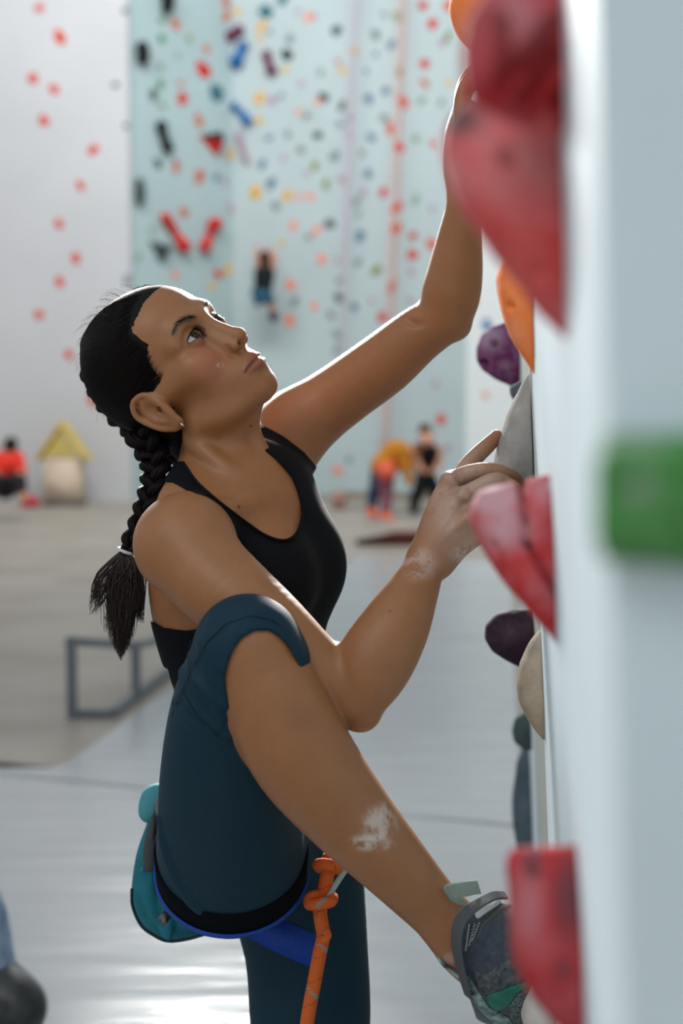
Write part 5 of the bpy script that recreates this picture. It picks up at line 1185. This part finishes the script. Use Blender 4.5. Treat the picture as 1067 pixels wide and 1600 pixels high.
# square-tube steel frame standing on the concrete beside the mats
frm = empty('steel_frame', fp(180, 1122), 'grey square-tube steel bench frame standing beside the mats', 'frame')
m_st = mat('grey_painted_steel', (104, 110, 116), rough=.45, spec=.5, noise=.08, nscale=10)
A = fp(113, 1122); B = fp(176, 1122); Dv = fp(262, 1058) - B; hgt = .385; up_ = np.array([0, 0, hgt])
def bar(name, p, q, r=None):
    r = .024 if name == 'upright' else .0215
    d = unit(q - p); x = unit(np.cross(d, [0.3, .2, .9])); 
    if abs(d[2]) > .9: x = np.array([1.0, 0, 0])
    elif True: x = unit(np.cross(d, [0, 0, 1.0]))
    y = np.cross(d, x); R = np.stack([x, y, d], 1); mb = MB(); mb.box((p + q) / 2, r, r, np.linalg.norm(q - p) / 2 + r, R); o = mb.build(name, m_st, frm, smooth=False)
    bv = o.modifiers.new('edge', 'BEVEL'); bv.width = .004; bv.segments = 2
Zb = np.array([0, 0, .024]); C2 = fp(213, 1094); top2 = np.array([0, 0, .292]); E2 = fp(275, 1046)
bar('upright', A + Zb, A + up_); bar('upright', C2 + Zb, C2 + top2); bar('top_rail', A + up_, C2 + top2); bar('top_rail', C2 + top2, E2 + np.array([0, 0, .20]))
bar('foot_rail', A + Zb, B + Zb); bar('foot_rail', B + Zb, E2 + Zb); bar('upright', E2 + Zb, E2 + np.array([0, 0, .20]))
# the person walking past at the lower left: one leg and shoe in view
D = 3.45
wk = empty('person', floor_pt(20, 1606, 0), 'person at the lower left edge in light blue jeans and black shoes', 'person')
wf = Field(); wf.limb([(-330, 900, D, 105), (-250, 1160, D, 90), (-130, 1330, D, 66), (-30, 1500, D, 44)], k=.03); wf.limb([(-28, 1500, D, 44), (-10, 1565, D - .02, 44), (30, 1582, D - .04, 26)], k=.02)
wf.limb([(-370, 900, D + .15, 105), (-385, 1160, D + .2, 88), (-430, 1330, D + .25, 66), (-480, 1500, D + .3, 44), (-440, 1560, D + .3, 36)], k=.03)
wf.limb([(-350, 880, D, 150), (-350, 640, D, 125), (-350, 380, D, 130), (-350, 300, D, 60), (-345, 230, D, 70), (-343, 180, D, 68)], k=.05)
wf.limb([(-435, 360, D, 60), (-460, 560, D, 44), (-435, 740, D - .1, 36), (-415, 800, D - .12, 40)], k=.04); wf.limb([(-265, 360, D, 60), (-255, 560, D, 42), (-275, 740, D - .1, 34), (-289, 800, D - .12, 38)], k=.04)
def wob(f, m, nm, par, clip, h=.012, lo=(-1.75, -1.34, 3.0), hi=(.05, 1.05, 4.1), off=0.0):
    V, Q = surface(f, [axis(lo[0], hi[0], h), axis(lo[1], hi[1], h), axis(lo[2], hi[2], h)], (lambda X, D_: clip(X, D_ - off)) if clip else None); return to_obj(nm, V, Q, m, par)
PYF = lambda X: 800 - X[..., 1] / X[..., 2] * FPX
wob(wf, MATS['skin_far'], 'body', wk, lambda X, D_: np.maximum(D_, -(X @ np.array([0, UPV[2], FWD[2]]) + 1.5 - .020)), .016)
m_jean = mat('light_blue_denim', (168, 184, 204), .85, .2, noise=.35, nscale=16, bump=.3, bscale=120, rgb2=(120, 140, 168))
jf = Field(); jf.limb([(-350, 880, D, 152), (-345, 930, D, 140)], k=.05); jf.limb([(-330, 900, D, 112), (-250, 1160, D, 96), (-130, 1330, D, 76), (-66, 1430, D, 72), (-40, 1516, D, 64)], k=.03); jf.limb([(-370, 900, D + .15, 112), (-385, 1160, D + .2, 94), (-430, 1330, D + .25, 76), (-482, 1500, D + .3, 66)], k=.03)
wob(jf, m_jean, 'jeans', wk, lambda X, D_: np.maximum(D_, (PYF(X) - 1518) * D / FPX), .009)
tf = Field(); tf.limb([(-350, 850, D, 158), (-350, 640, D, 134), (-350, 390, D, 140)], k=.05); tf.limb([(-435, 360, D, 68), (-455, 500, D, 56)], k=.04); tf.limb([(-265, 360, D, 68), (-257, 500, D, 54)], k=.04)
wob(tf, M('grey_tshirt', (120, 124, 130)), 'shirt', wk, None, .016)
sf = Field(); sf.limb([(-34, 1512, D, 48), (-14, 1548, D - .01, 56), (28, 1570, D - .05, 44), (44, 1582, D - .06, 26)], k=.02).limb([(-40, 1588, D, 40), (40, 1590, D - .05, 24)], k=.02)
m_shoe = mat('black_leather', (26, 28, 28), .4, .5, noise=.3, nscale=20, bump=.3, bscale=90, rgb2=(66, 70, 70))
fl_clip = lambda X, D_: np.maximum(D_, -(X @ np.array([0, UPV[2], FWD[2]]) + 1.5 - .012))
sh_ = empty('shoe', floor_pt(10, 1606, 0), parent=wk); wob(sf, m_shoe, 'shoe_upper', sh_, fl_clip, .006, (-.95, -1.40, 3.2), (-.65, -1.0, 3.7))
wob(sf, mat('shoe_sole_grey', (120, 120, 116), .7), 'sole', sh_, lambda X, D_: np.maximum(np.maximum(D_ - .006, -(X @ np.array([0, UPV[2], FWD[2]]) + 1.5 - .001)), X @ np.array([0, UPV[2], FWD[2]]) + 1.5 - .016), .006, (-.95, -1.40, 3.2), (-.65, -1.0, 3.7))
sf2 = Field(); sf2.limb([(-484, 1500, D + .3, 44), (-465, 1545, D + .28, 50), (-420, 1560, D + .25, 34)], k=.02)
sh2 = empty('shoe', floor_pt(-450, 1590, 0), parent=wk); wob(sf2, m_shoe, 'shoe_upper', sh2, fl_clip, .010, (-1.85, -1.40, 3.4), (-1.3, -1.0, 4.0))
